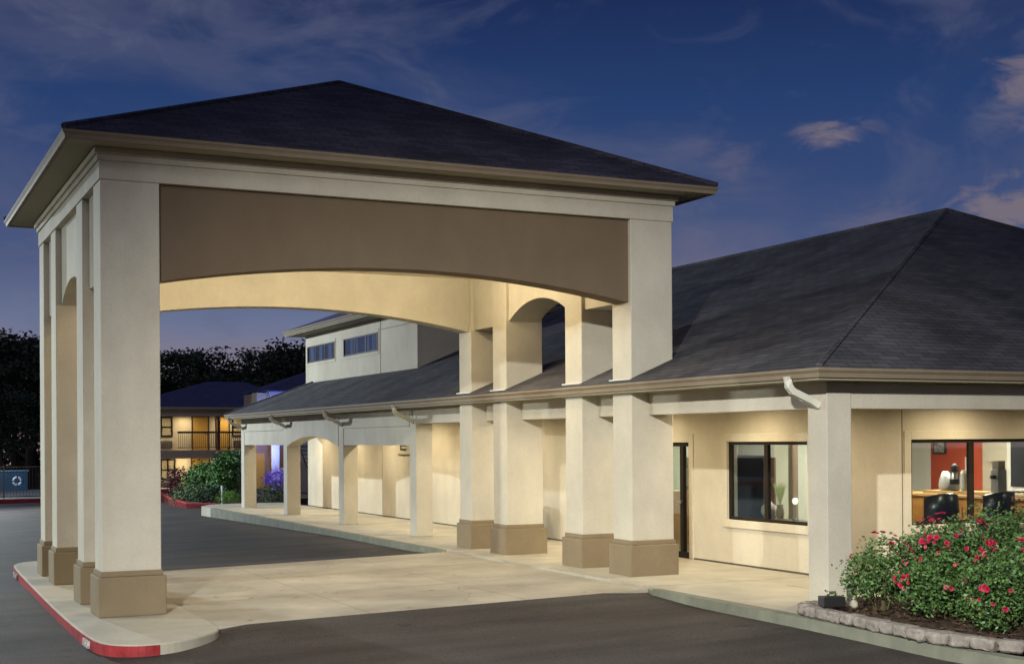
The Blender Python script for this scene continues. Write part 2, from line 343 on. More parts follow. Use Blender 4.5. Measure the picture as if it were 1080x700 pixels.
for x in (3.1, 5.3):
    z = zdrive(x)+.002; j.face((x-.008, YF, z), (x+.008, YF, z), (x+.008, YB, z), (x-.008, YB, z))
for y in (1.1, 3.6):
    for i in range(12):
        a, b = .9+i*.55, .9+(i+1)*.55
        j.face((a, y-.008, zdrive(a)+.002), (b, y-.008, zdrive(b)+.002), (b, y+.008, zdrive(b)+.002), (a, y+.008, zdrive(a)+.002))
PJ = mat('paving_joint', (.26, .23, .175), .9)
struct(j.build('paving_joint', PJ))
ZS = .035
sw = MB(); sw.box(XK, -4.62, -.3, 10.14, 25.2, ZS); sw.box(10.14, -4.62, -.3, 26, -2.1, ZS)
sw.box(7.6-.02, YF, -.3, 7.6, YB, -.001)
struct(sw.build('sidewalk', CONC2))
jw = MB()
for y in [-1.3, 4.4, 10.2, 16.2, 22.2]: jw.box(XK+.01, y-.005, ZS-.01, 10.13, y+.005, ZS+.002)
jw.box(9.0, -4.6, ZS-.01, 9.012, -2.1, ZS+.0025)
struct(jw.build('paving_joint', PJ))
kb = MB()
kb.box(XK-.15, YB+.5, -.75, XK-.003, 24.6, ZS+.004)
kb.prism([(XK-.15, YB+.5), (XK-.003, YB+.5), (XK-.003, YB), (XK-.08, YB+.05)], -.5, ZS+.004)
cur = [(7.20, -1.32), (7.10, -1.6), (7.05, -3.2), (7.02, -5), (6.96, -6.2), (6.88, -7.4), (6.93, -8.2), (7.15, -9.2), (7.8, -10.3), (9.5, -11.2), (26, -11.6)]
inn = [(7.21, -1.32), (7.218, -1.6), (7.218, -3.2), (7.2, -5), (7.12, -6.2), (7.05, -7.4), (7.1, -8.15), (7.3, -9.1), (7.9, -10.15), (9.5, -11.0), (26, -11.4)]
for i in range(len(cur)-1):
    kb.prism([cur[i], cur[i+1], inn[i+1], inn[i]], -.4, ZS+.004+(-.03 if i < 1 else 0))
struct(kb.build('kerb', KERB))
# rounded north end of the walk
nb = MB(); nb.prism([(7.07, 24.6), (10.14, 24.6), (10.14, 27.2), (8.6, 27.4), (7.6, 27.0), (7.1, 26.0)], -.8, ZS-.003); struct(nb.build('sidewalk', CONC2))

OIL = mat('oil_stain', (.20, .175, .135), .6, noise=.3, nscale=9)
random.seed(44)
st_ = MB()
for i in range(60):
    x = random.uniform(1.6, 6.8); y = random.gauss(2.4, 1.8); rr = random.uniform(.008, .05)
    if not (YF+.1 < y < YB-.1): continue
    z = zdrive(x)+.0015; st_.face(*[(x+rr*random.uniform(.7, 1.3)*math.cos(a*.785), y+rr*random.uniform(.7, 1.3)*math.sin(a*.785), zdrive(x+rr*math.cos(a*.785))+.0018) for a in range(8)])
struct(st_.build('oil_stain', OIL))
# hairline cracks in the slab and the asphalt
def crack(pts, w_, zf_, m):
    for i in range(len(pts)-1):
        a, b = Vector(pts[i]), Vector(pts[i+1]); d = (b-a).normalized(); n = Vector((-d.y, d.x))*w_*random.uniform(.5, 1.2)
        m.face((a.x-n.x, a.y-n.y, zf_(a.x, a.y)), (b.x-n.x, b.y-n.y, zf_(b.x, b.y)), (b.x+n.x, b.y+n.y, zf_(b.x, b.y)), (a.x+n.x, a.y+n.y, zf_(a.x, a.y)))
def wander(p, ang, n, step):
    P = [p]
    for i in range(n): ang += random.gauss(0, .35); p = (p[0]+math.cos(ang)*step, p[1]+math.sin(ang)*step); P.append(p)
    return P
cm_ = MB()
for (p, a, n) in (((1.3, 3.0), .1, 14), ((4.6, -1.1), 1.6, 12), ((5.0, 5.7), -1.2, 9)): crack([q for q in wander(p, a, n, .16) if YF < q[1] < YB and q[0] < 7.1], .0035, lambda x, y: zdrive(x)+.0025, cm_)
struct(cm_.build('paving_crack', mat('crack_fill', (.16, .14, .11), .9)))

# canopy island with painted kerb
ISL = [(-.30, 8.14), (-.20, 8.7), (.05, 9.05), (.5, 9.15), (1.0, 8.9), (1.13, 8.3), (1.13, -1.2), (1.10, -1.65), (.97, -1.95), (.60, -2.34), (.26, -2.53), (-.05, -2.53), (-.28, -2.33), (-.38, -2.0), (-.42, -1.2), (-.43, .7), (-.38, 4)]
def smooth(P, it=2, closed=True):
    for _ in range(it):
        Q = []
        for i in range(len(P) if closed else len(P)-1):
            a, b = P[i], P[(i+1) % len(P)]
            Q += [(a[0]*.75+b[0]*.25, a[1]*.75+b[1]*.25), (a[0]*.25+b[0]*.75, a[1]*.25+b[1]*.75)]
        if not closed: Q = [P[0]]+Q+[P[-1]]
        P = Q
    return P
isl = MB(); isl.prism(smooth(ISL)[::-1], -.6, -.10); struct(isl.build('pavement_island', CONC2, bevel=.02))
def strip(path, off, z0, z1, name, m):
    b = MB()
    for i in range(len(path)-1):
        (ax, ay), (bx, by) = path[i], path[i+1]; d = Vector((bx-ax, by-ay)).normalized(); n = Vector((-d.y, d.x))*off
        b.prism([(ax, ay), (bx, by), (bx+n.x, by+n.y), (ax+n.x, ay+n.y)], z0, z1)
    return struct(b.build(name, m))
left = [p for p in smooth(ISL) if p[0] < -.03 or (p[0] < .27 and p[1] < 0)]
left = sorted([p for p in left if p[1] > -2.2], key=lambda p: -p[1])+sorted([p for p in left if p[1] <= -2.2], key=lambda p: p[0])
left = [p for p in left if p[1] < 8.4]
strip(left, -.008, -.5, -.118, 'painted_kerb', KERBR)
WPAINT = mat('worn_white_paint', (.50, .46, .45), .7, noise=.8, nscale=25)
wp = MB()
for (ya, yb) in ((6.9, 7.02), (7.12, 7.2), (7.3, 7.42)):
    wp.box(-.345-.012*(8-ya)*.3-.012, ya, -.22, -.33, yb, -.14)
for (ya, yb) in ((-1.75, -1.66), (-1.6, -1.5), (-1.45, -1.38)): wp.box(-.437, ya, -.22, -.405, yb, -.14)
struct(wp.build('kerb_marking', WPAINT))

# ------------------------------------------------------------------ entrance canopy
WL, DL = .737, .57
XR0, XR1 = 7.738, 8.472
PY = (0, 1.56, 4.40, 5.95)
CY = PY[3]+DL
canopy = thing('entrance_canopy', 'tall cream drive-through entrance canopy with dark hipped roof on eight square pillars', 'canopy', (4.2, 3.2, 0))
def pillar(x0, x1, y0, zb):
    m = MB().box(x0, y0, zb+.50, x1, y0+DL, 5.42)
    p = part('pillar', m, CREAM, canopy, bevel=.012)
    e = .055; b = MB()
    b.box(x0-e, y0-e, zb, x1+e, y0+DL+e, zb+.505)
    q = part('plinth', b, TAN, p, bevel=.015)
    b2 = MB().box(x0-.018, y0-.018, zb+.505, x1+.018, y0+DL+.018, zb+.575)
    part('plinth_cap', b2, TAN, p, bevel=.008)
    return p
for y in PY:
    pillar(0, WL, y, -.10); pillar(XR0, XR1, y, 0 if y < 5 else .0)
# frieze, cornices
f = MB().ring(-.015, -.015, XR1+.015, CY+.015, .5, 5.42, 5.655)
part('frieze', f, CREAM, canopy, bevel=.006)
f = MB().ring(-.04, -.04, XR1+.04, CY+.04, .4, 5.657, 5.73)
part('cornice', f, CREAM, canopy, bevel=.006)
f = MB().ring(-.075, -.075, XR1+.075, CY+.075, .4, 5.732, 5.818)
part('cornice', f, CREAM, canopy, bevel=.006)
OG = .50
part('soffit', MB().box(-OG+.07, -OG+.07, 5.82, XR1+OG-.07, CY+OG-.07, 5.85), SOFF, canopy)
part('ceiling', MB().box(.3, .3, 5.18, XR1-.3, CY-.3, 5.22), mat('ceiling_paint', (.66, .60, .48), .85), canopy)
def gutter(x0, y0, x1, y1, zt, h, parent, mtl, d=.11, only=None):
    """K-style gutter: stepped outer profile all round a rectangle"""
    m = MB()
    prof = [(0, zt-h), (-d*.62, zt-h), (-d*.7, zt-h*.55), (-d, zt-h*.25), (-d, zt), (-d+.012, zt), (-d+.012, zt-.02), (0, zt-.02)]
    # sweep around with mitred corners
    loops = []
    for (cx_, cy_, sx, sy) in ((x0, y0, -1, -1), (x1, y0, 1, -1), (x1, y1, 1, 1), (x0, y1, -1, 1)):
        loops.append([(cx_-sx*o, cy_-sy*o, z) for o, z in prof])
    n = len(prof)
    for l in loops: m.v += l
    for i in range(4):
        a, b = i*n, ((i+1) % 4)*n
        for k in range(n): kk = (k+1) % n; m.f.append((a+k, b+k, b+kk, a+kk))
    return part('gutter', m, mtl, parent)
gutter(-OG+.07, -OG+.07, XR1+OG-.07, CY+OG-.07, 5.900, .10, canopy, TRIM, d=.085)
rf = MB().hip(-OG+.0, -OG+.0, XR1+OG, CY+OG, 5.93, 4.24, 3.26, 4.24, 3.26, 7.87, .03)
roof = part('roof', rf, ROOF, canopy)
# ridge caps on the hips
cap = MB()
for c in ((-OG, -OG), (XR1+OG, -OG), (XR1+OG, CY+OG), (-OG, CY+OG)): cap.tube([(c[0], c[1], 5.93), (4.24, 3.26, 7.875)], .045, 6)
part('ridge_cap', cap, ROOF, roof)
# front and rear beams with shallow arches, recessed between the pillars
part('beam', MB().arch(WL+.001, XR0-.001, 5.419, 4.17, 4.495, .075, .47, 'y', 40), BROWN, canopy, bevel=0)
part('beam', MB().arch(WL+.001, XR0-.001, 5.419, 4.17, 4.515, CY-.47, CY-.075, 'y', 40), CREAM, canopy)
for (xa, xb) in ((.09, WL-.09), (XR0+.06, XR1-.06)):
    part('header', MB().box(xa, PY[0]+DL+.001, 4.195, xb, PY[1]-.001, 5.419), CREAM, canopy)
    part('header', MB().box(xa, PY[2]+DL+.001, 4.195, xb, PY[3]-.001, 5.419), CREAM, canopy)
    part('arched_header', MB().arch(PY[1]+DL+.001, PY[2]-.001, 5.419, 4.235, 4.545, xa, xb, 'x', 28), CREAM, canopy)
LITDISC = mat('lit_lens', (1, .9, .7), .5, emission=(1, .80, .5), estr=6)
for (x, y) in ((2.0, 2.2), (4.2, 2.2), (6.4, 2.2), (2.0, 4.0), (4.2, 4.0), (6.4, 4.0)):
    l = part('ceiling_light', MB().lathe([(.16, 0), (.16, .03), (.12, .035), (.12, .06)], (x, y, 5.135), 20), WHITE, canopy)
    part('lens', MB().lathe([(.11, 0), (.11, .012)], (x, y, 5.12), 20), LITDISC, l)
    light('canopy_light', 'POINT', (x, y, 4.97), 62, (1, .82, .52), shadow_soft_size=.10)
# ------------------------------------------------------------------ lobby building
lobby = thing('lobby_building', 'long single-storey cream lobby building with arcade and dark shingled hip roof', 'building', (12, 5, 0))
XW, YW = 10.14, -2.1
XN, XFAR = 24.0, 23.0
YN = 24.3
TH = .2
# west wall with door and window openings, south wall with the large window
wy0, wy1, wz0, wz1 = -1.13, .98, .775, 2.05
dy0, dy1, dz1 = 2.12, 3.15, 2.04
sx0, sx1, sz0, sz1 = 11.27, 16.25, .80, 2.07
w = MB(); ZT = 2.79
w.box(XW, YW, ZS, XW+TH, wy0, ZT); w.box(XW, wy0, ZS, XW+TH, wy1, wz0); w.box(XW, wy0, wz1, XW+TH, wy1, ZT)
w.box(XW, wy1, ZS, XW+TH, dy0, ZT); w.box(XW, dy0, dz1, XW+TH, dy1, ZT); w.box(XW, dy1, ZS, XW+TH, YN, ZT)
w.box(XW+TH, YW, ZS, sx0, YW+TH, ZT); w.box(sx0, YW, ZS, sx1, YW+TH, sz0); w.box(sx0, YW, sz1, sx1, YW+TH, ZT); w.box(sx1, YW, ZS, XFAR, YW+TH, ZT)
part('wall', w, WALLM, lobby)
part('wall', MB().box(XW+TH, YN-TH, -.8, XFAR, YN, ZT).box(XFAR, YW, -.4, XFAR+TH, YN, ZT), WALLM, lobby)
j = MB()
j.box(XW-.006, YW, ZS+.002, XW+.01, dy0-.1, ZS+.03).box(XW-.006, dy1+.1, ZS+.002, XW+.01, YN, ZS+.03)
j.box(11.10, YW-.004, .1, 11.112, YW+.01, ZT)
for y in (5.2, 8.6, 12.0, 14.2, 17.4, 20.8): j.box(XW-.004, y, .1, XW+.01, y+.01, ZT)
part('joint', j, JOINT, lobby)
# portico floor-to-eave arcade
XA, XB = 8.03, 8.41
def column(x0, y0, x1, y1, z0, z1): return part('column', MB().box(x0, y0, z0, x1, y1, z1), CREAM, lobby, bevel=.01)
ZE = 2.80
column(XA, -4.21, XB, -3.83, ZS, ZE)
for (y, h) in ((9.56, 2.46), (14.45, 2.4), (19.38, 2.4), (24.13, 2.4)): column(XA, y, XB, y+.38, ZS, ZE)
hz = 2.47
def bx(*a): return MB().box(*a)
hd = MB(); e = .012
hd.box(XA+e, -3.829, hz, XB-e, 0-.001, ZE)
for a, b in ((PY[0]+DL, PY[1]), (PY[1]+DL, PY[2]), (PY[2]+DL, PY[3]), (PY[3]+DL, 9.559)): hd.box(XA+e, a+.001, hz, XB-e, b-.001, ZE)
part('header', hd, CREAM, lobby)
for a, b in ((9.941, 14.449), (19.761, 24.129)):
    part('header', MB().box(XA+e, a, 2.0, XB-e, b, ZE), CREAM, lobby)
    part('trim_band', MB().box(XA+e-.022, a+.002, 2.42, XA+e, b-.002, ZE-.002), CREAM, lobby)
part('arched_header', MB().arch(14.45+.381, 19.38-.001, ZE, 1.97, 2.23, XA-.012, XB-.012, 'x', 24), CREAM, lobby)
# south arcade
hs = MB(); hs.box(XB+.001, -4.21+e, hz, 23.5, -3.83-e, ZE); part('header', hs, CREAM, lobby)
for x in (16.2, 23.1): column(x, -4.21, x+.38, -3.83, ZS, ZE)
# band: upper fascia board a little behind the lower one
PC = mat('porch_ceiling', (.62, .55, .42), .85)
pc = MB().box(XA+.05, -3.9, 2.74, XW-.001, YN+.15, 2.79).box(XW-.001, -3.9, 2.74, 23.3, YW-.001, 2.79)
part('porch_ceiling', pc, PC, lobby)
# eave: soffit, gutter, roof
RX0, RY0, RX1, RY1 = 7.62, -4.58, 23.96, 24.86
so = MB().ring(RX0+.02, RY0+.02, RX1-.02, RY1-.02, .55, 2.802, 2.83)
part('soffit', so, SOFF, lobby)
gutter(RX0+.04, RY0+.04, RX1-.04, RY1-.04, 2.945, .115, lobby, TRIM, d=.085)
lr = MB().hip(RX0-.035, RY0-.035, RX1+.035, RY1+.035, 2.955, 15.77, 1.87, 15.77, 18.4, 6.38, .02)
lroof = part('roof', lr, ROOF2, lobby)
cap = MB()
for a, b in (((RX0, RY0), (15.77, 1.87)), ((RX1, RY0), (15.77, 1.87)), ((RX0, RY1), (15.77, 18.4)), ((RX1, RY1), (15.77, 18.4))): cap.tube([(*a, 2.955), (*b, 6.385)], .05, 6)
cap.tube([(15.77, 1.87, 6.385), (15.77, 18.4, 6.385)], .05, 6)
part('ridge_cap', cap, ROOF2, lroof)
for y in PY:   # metal flashing where the pillars pass through the shingles
    part('flashing', MB().box(XR0-.05, y-.035, 2.955, XR0-.001, y+DL+.03, 3.015), WHITE, lroof)
# downspout elbows from gutter to each column
for y in (-4.0, 9.76, 14.62, 19.55, 24.3):
    m = MB(); m.tube([(7.60, y, 2.86), (7.60, y, 2.80), (7.61, y-.005, 2.74), (7.66, y-.01, 2.68), (7.80, y-.02, 2.62), (7.92, y-.03, 2.57), (8.035, y-.05, 2.50)], .06, 4)
    part('downspout', m, WHITE, lobby, bevel=.006)
# windows and door
def window(px, name, axis, a0, a1, z0, z1, muls, at, out):
    """axis 'y': lies in the west wall at x=at; axis 'x': in the south wall at y=at. out = outward sign (-1)"""
    def B(m, u0, u1, za, zb, d0, d1):
        if axis == 'y': m.box(at+d0, u0, za, at+d1, u1, zb)
        else: m.box(u0, at+d0, za, u1, at+d1, zb)
    c = MB(); t = .13
    B(c, a0-t, a0, z0-t, z1+t, -.014, .012); B(c, a1, a1+t, z0-t, z1+t, -.014, .012)
    B(c, a0, a1, z1, z1+t, -.014, .012); B(c, a0, a1, z0-t, z0, -.035, .012)
    cs = part('casing', c, WALLM, px, bevel=.006)
    m = MB(); fwid = .05
    B(m, a0, a0+fwid, z0, z1, .03, .10); B(m, a1-fwid, a1, z0, z1, .03, .10)
    B(m, a0+fwid, a1-fwid, z1-fwid, z1, .03, .10); B(m, a0+fwid, a1-fwid, z0, z0+fwid, .03, .10)
    for q in muls: B(m, q-.045, q+.045, z0+fwid, z1-fwid, .035, .095)
    w_ = part('window', m, BRONZE, px)
    g = MB()
    B(g, a0+fwid, a1-fwid, z0+fwid, z1-fwid, .06, .066)
    part('pane', g, GLASS, w_)
    return w_
window(lobby, 'window', 'y', wy0, wy1, wz0, wz1, (-.03,), XW, -1)
window(lobby, 'window', 'x', sx0, sx1, sz0, sz1, (12.50, 13.75, 15.0), YW, -1)
c = MB(); t = .14
c.box(XW-.014, dy0-t, ZS, XW+.012, dy0, dz1+t).box(XW-.014, dy1, ZS, XW+.012, dy1+t, dz1+t).box(XW-.014, dy0, dz1, XW+.012, dy1, dz1+t)
part('casing', c, WALLM, lobby, bevel=.006)
m = MB()
m.box(XW+.03, dy0, ZS, XW+.1, dy0+.06, dz1).box(XW+.03, dy1-.06, ZS, XW+.1, dy1, dz1).box(XW+.03, dy0+.06, dz1-.07, XW+.1, dy1-.06, dz1).box(XW+.03, dy0+.06, ZS, XW+.1, dy1-.06, ZS+.1)
m.box(XW+.03, dy0+.24, ZS+.1, XW+.1, dy0+.34, dz1-.07)
door = part('door', m, BRONZE, lobby)
part('pane', MB().box(XW+.06, dy0+.06, ZS+.1, XW+.066, dy1-.06, dz1-.07), GLASS, door)
part('handle', MB().box(XW-.01, dy0+.26, .98, XW+.03, dy0+.36, 1.03), mat('steel', (.5, .5, .5), .3, 1), door)
# letter sign on the arcade wall
sg = thing('wall_sign', 'small cream sign with one dark capital E on the arcade wall beside a column', 'sign', (XW, 15.7, 1.9))
part('board', MB().box(XW-.03, 15.0, 1.72, XW-.008, 16.12, 2.16), mat('sign_cream', (.60, .53, .38), .7), sg)
eb = MB(); X_ = XW-.034
eb.box(X_, 15.86, 1.84, XW-.031, 15.95, 2.12)
for z in (1.84, 1.95, 2.06): eb.box(X_, 15.50, z, XW-.031, 15.859, z+.055)
eb.box(X_, 15.01, 1.722, XW-.031, 16.11, 1.745)
part('lettering', eb, mat('sign_dark', (.04, .035, .03), .6), sg)
# porch downlights
for (x, y) in ((9.35, -3.1), (12.0, -3.05), (14.6, -3.05), (9.12, -.1), (9.12, 2.9), (9.12, 5.6), (9.12, 8.3), (9.12, 11.1), (9.12, 13.4), (9.12, 16.6), (9.12, 19.5), (9.12, 22.4)):
    l = part('porch_light', MB().lathe([(.11, 0), (.11, .02)], (x, y, 2.715), 16), WHITE, lobby)
    part('lens', MB().lathe([(.075, 0), (.075, .008)], (x, y, 2.705), 16), LITDISC, l)
    light('porch_downlight', 'AREA', (x, y, 2.69), 38, (1, .84, .56), shape='DISK', size=.2, spread=R(165))

# upper storey
TX, TY0, TY1, TX1, TZ = 9.92, 14.2, 23.75, 17.5, 5.42
up_ = MB().box(TX, TY0, 3.0, TX1, TY1, TZ)
part('upper_wall', up_, WALLM, lobby)
part('joint', MB().box(TX-.006, 16.88, 3.9, TX+.01, 16.90, TZ).box(TX-.006, TY0, TZ-.32, TX+.01, 16.88, TZ-.31), JOINT, lobby)
part('upper_soffit', MB().box(TX-.52, TY0-.52, TZ+.002, TX1+.52, TY1+.52, TZ+.03), SOFF, lobby)
gutter(TX-.5, TY0-.5, TX1+.5, TY1+.5, TZ+.15, .115, lobby, TRIM, d=.09)
part('upper_roof', MB().hip(TX-.58, TY0-.58, TX1+.58, TY1+.58, TZ+.155, 13.7, TY0+3.6, 13.7, TY1-3.6, TZ+1.85, .02), BLUEROOF, lobby)
UG = glassy('upper_glass', (.72, .8, .9), .02)
CURT = mat('pale_curtain', (.42, .45, .50), .9, noise=.35, nscale=5, stretch=(1, 3, .01))
for (y0, y1) in ((17.1, 19.95), (20.82, 23.5)):
    c = MB(); t = .09; z0, z1 = 4.55, 5.06
    c.box(TX-.014, y0-t, z0-t, TX+.01, y0, z1+t).box(TX-.014, y1, z0-t, TX+.01, y1+t, z1+t).box(TX-.014, y0, z1, TX+.01, y1, z1+t).box(TX-.014, y0, z0-t, TX+.01, y1, z0)
    part('casing', c, WALLM, lobby)
    m = MB().box(TX-.032, y0, z0, TX+.005, y0+.05, z1).box(TX-.032, y1-.05, z0, TX+.005, y1, z1).box(TX-.02, y0+.05, z1-.04, TX+.005, y1-.05, z1).box(TX-.02, y0+.05, z0, TX+.005, y1-.05, z0+.04)
    n = 3; ww = (y1-y0)/n
    for k in range(1, n): m.box(TX-.02, y0+ww*k-.03, z0+.04, TX+.005, y0+ww*k+.03, z1-.04)
    wn = part('window', m, BRONZE, lobby)
    for (ca, cb2) in ((.06, .16), (.24, .38), (.58, .66), (.72, .80)) if y0 < 19 else ((.10, .22), (.45, .56), (.75, .9)):
        part('curtain', MB().box(TX-.008, y0+(y1-y0)*ca, z0+.05, TX-.004, y0+(y1-y0)*cb2, z1-.05), CURT, wn)
    part('backing', MB().box(TX-.003, y0+.05, z0+.04, TX-.001, y1-.05, z1-.04), mat('night_room', (.03, .035, .05), .9), wn)
    part('pane', MB().box(TX-.014, y0+.05, z0+.04, TX-.011, y1-.05, z1-.04), UG, wn)

# ------------------------------------------------------------------ lobby interior
IN_WHITE = mat('interior_white', (.62, .62, .56), .8)
IN_GREEN = mat('interior_green', (.45, .55, .42), .8)
IN_RED = mat('interior_red', (.42, .07, .028), .8, noise=.08)
IN_BEIGE = mat('interior_beige', (.46, .40, .31), .8)
room = MB()
XI, YI = 16.2, 9.0
part('interior_floor', MB().box(XW+TH+.001, YW+TH+.001, -.05, XI, YI, ZS+.01), mat('floor_tile', (.35, .27, .19), .4, noise=.15), lobby)
part('interior_ceiling', MB().box(XW+TH+.001, YW+TH+.001, 2.50, XI, YI, 2.54), IN_WHITE, lobby)
part('interior_wall', MB().box(XI, YW+TH+.001, 0, XI+.1, 1.43, 2.5), IN_BEIGE, lobby)
part('interior_wall', MB().box(XI, 1.43, 0, XI+.1, 2.79, 2.5), IN_RED, lobby)
part('interior_wall', MB().box(XI-.05, 2.79, 0, XI+.1, YI, 2.5), IN_WHITE, lobby)
part('interior_wall', MB().box(XW+TH+.001, YI, 0, XI, YI+.1, 2.5).box(12.9, 4.6, 0, 13.0, 9, 2.5), IN_GREEN, lobby)

iw = MB(); iw.box(XI-.03, -1.3, 1.12, XI-.002, .80, 2.3); part('interior_window_frame', iw, IN_WHITE, lobby)
part('interior_window', MB().box(XI-.045, -1.2, 1.2, XI-.031, .70, 2.2), mat('dark_glass', (.03, .03, .035), .1), lobby)
for (x, y, p) in ((12.2, .6, 60), (14.8, .6, 70), (12.0, 5.5, 45), (14.5, 6.5, 55)):
    light('lobby_light', 'AREA', (x, y, 2.46), p*2.3, (1, .90, .72), shape='SQUARE', size=.6)

ct = thing('reception_counter', 'long honey wood counter inside the lobby behind the front window', 'counter', (14.5, 0, 0))
part('cabinet', MB().box(14.22, -1.85, ZS, 14.85, 2.2, 1.07), WOOD, ct)
part('countertop', MB().box(14.14, -1.88, 1.07, 14.9, 2.25, 1.115), mat('pale_wood', (.66, .42, .18), .35), ct, bevel=.01)
pn = MB()
for y in (-1.7, -.9, -.1, .7, 1.5): pn.box(14.205, y, .2, 14.219, y+.62, .9)
part('door_panel', pn, mat('amber_wood', (.45, .21, .05), .45), ct)
part('raised_shelf', MB().box(14.3, -.7, 1.117, 14.8, .95, 1.17), mat('pale_wood', (1, 1, 1)), ct)
u = thing('coffee_urn', 'black and steel coffee airpot standing on the wooden counter before the red wall', 'coffee urn', (14.5, .36, 1.17))
part('body', MB().lathe([(.075, 0), (.08, .03), (.08, .3), (.06, .34)], (14.5, .38, 1.171)), mat('steel', (1, 1, 1)), u, smooth=True)
part('lid', MB().lathe([(.07, 0), (.075, .05), (.05, .10), (.02, .13)], (14.5, .38, 1.512)), BLACK, u, smooth=True)
part('band', MB().lathe([(.084, 0), (.084, .09)], (14.5, .38, 1.28)), BLACK, u)
cm = MB().lathe([(.05, 0), (.06, .05), (.055, .3), (.03, .36)], (14.5, .17, 1.171))
tag(cm.build('cup_stack', mat('white_ceramic', (.75, .75, .72), .4)), 'white stack of paper cups right of the black coffee urn', 'cup stack')
cm = MB().lathe([(.10, 0), (.12, .08), (.10, .22), (.05, .33)], (14.5, .60, 1.171))
tag(cm.build('white_jar', mat('white_ceramic', (.75, .75, .72), .4), smooth=True), 'squat white jar left of the black coffee urn', 'jar')
cf = thing('drink_dispenser', 'tall steel drink dispenser at the right end of the raised shelf', 'drink dispenser', (14.5, -.62, 1.12))
part('body', MB().box(14.4, -.72, 1.172, 14.6, -.56, 1.56), mat('steel', (1, 1, 1)), cf, bevel=.01)
part('hopper', MB().box(14.42, -.71, 1.562, 14.58, -.57, 1.70), mat('pale_hopper', (.35, .33, .28), .3), cf, bevel=.01)
part('spout', MB().box(14.34, -.68, 1.4, 14.398, -.6, 1.46), BLACK, cf)
pic = thing('framed_picture', 'small dark framed picture on the red wall above the coffee urn', 'picture', (XI, 2.5, 1.9))
part('frame', MB().box(XI-.03, 2.36, 1.78, XI-.002, 2.70, 2.05), BLACK, pic)
part('print', MB().box(XI-.034, 2.40, 1.81, XI-.031, 2.66, 2.02), mat('grey_print', (.3, .32, .28), .6, noise=.9, nscale=14), pic)
tag(MB().box(XI-.02, 1.72, 1.46, XI-.002, 1.86, 1.72).build('notice_card', IN_WHITE, bevel=.004), 'small white notice card on the red wall right of the picture', 'notice')
tag(MB().box(XI-.02, 1.93, 1.18, XI-.002, 2.01, 1.32).build('wall_outlet', mat('outlet_cream', (.6, .5, .35), .5), bevel=.004), 'cream wall outlet low on the red wall above the counter', 'outlet')
def armchair(x, y, ang, label, wid=.52):
    t = thing('armchair', label, 'armchair', (x, y, ZS), 'dark armchairs inside the front window')
    lea = mat('black_leather', (.02, .02, .024), .28, spec=.6)
    def loc(m): m.v = [(v[0], v[1], v[2]) for v in m.v]; return m
    b = MB(); n = 14
    # curved tub back: bent shell
    vs = []
    for i in range(n+1):
        a = math.pi*(.05+.9*i/n)
        for (r, z) in ((wid*.5, .42), (wid*.52, .95), (wid*.50, 1.12+.07*math.sin(a)), (wid*.42, 1.14+.07*math.sin(a)), (wid*.40, .44)):
            vs.append((r*math.cos(a), -r*math.sin(a)*.8, z))
    b.v = vs
    for i in range(n):
        for k in range(4): b.f.append((i*5+k, (i+1)*5+k, (i+1)*5+k+1, i*5+k+1))
    o = b.build('backrest', lea, None, smooth=True); o.parent = t
    o = MB().box(-wid*.4, -.3, .36, wid*.4, .28, .48).build('seat', lea, None, bevel=.03); o.parent = t
    for sx in (-1, 1):
        for sy in (-1, 1):
            o = MB().tube([(sx*wid*.36, sy*.24, 0), (sx*wid*.34, sy*.22, .37)], .02, 8).build('leg', BLACK, None); o.parent = t
    t.rotation_euler.z = ang
    return t
armchair(12.36, -1.5, R(0), 'glossy black rounded armchair behind the left pane of the front window', .66)
armchair(13.62, -1.4, R(10), 'dark rounded armchair behind the second pane, half hidden by roses', .72)
tb = thing('display_board', 'large black flat board standing inside behind the left half of the side window', 'screen', (10.8, .95, ZS))
part('panel', MB().box(10.78, .84, .55, 10.83, 1.76, 1.80), BLACK, tb, bevel=.01)
part('frame', MB().box(10.77, .82, .53, 10.779, .86, 1.82).box(10.77, 1.74, .53, 10.779, 1.78, 1.82).box(10.77, .86, 1.78, 10.779, 1.74, 1.82), mat('grey_edge', (.10, .11, .11), .4), tb)
part('leg', MB().box(10.7, .8, ZS+.01, 10.9, .86, .55), BLACK, tb); part('leg', MB().box(10.7, 1.55, ZS+.01, 10.9, 1.61, .55), BLACK, tb)
cb_ = thing('tall_cabinet', 'tall brown wooden cabinet inside behind the middle of the side window', 'cabinet', (13, 3.6, ZS))
part('body', MB().box(12.75, 3.35, ZS+.01, 12.895, 3.95, 1.74), mat('dark_wood', (.085, .04, .022), .5), cb_, bevel=.01)
part('door', MB().box(12.735, 3.4, .12, 12.749, 3.9, 1.68), mat('dark_wood2', (.11, .055, .03), .5), cb_)
rk = thing('brochure_rack', 'wooden rack with red leaflets inside the entrance door', 'rack', (11.2, 4.0, ZS))
part('cabinet', MB().box(11.15, 3.3, ZS+.01, 11.6, 4.6, 1.12), WOOD, rk, bevel=.01)
part('backboard', MB().box(11.55, 3.3, 1.121, 11.6, 4.6, 1.75), mat('dark_wood', (1, 1, 1)), rk)
for k in range(4): part('leaflet', MB().box(11.5, 3.36+.31*k, 1.15+.02*k, 11.54, 3.58+.31*k, 1.55), IN_RED if k % 2 == 0 else IN_WHITE, rk)
post = MB().box(11.9, 1.55, ZS+.01, 12.02, 1.67, 2.5).box(11.3, -.15, ZS+.01, 11.4, -.05, 2.5)
part('interior_post', post, mat('dark_wood', (.1, .1, .1)), lobby)
pt = thing('potted_grass', 'spiky green grass plant in a dark vase inside the side window', 'plant', (10.95, .45, .75))
part('stand', MB().box(10.6, -.9, ZS+.01, 10.95, .75, .78), mat('dark_wood', (1, 1, 1)), pt)
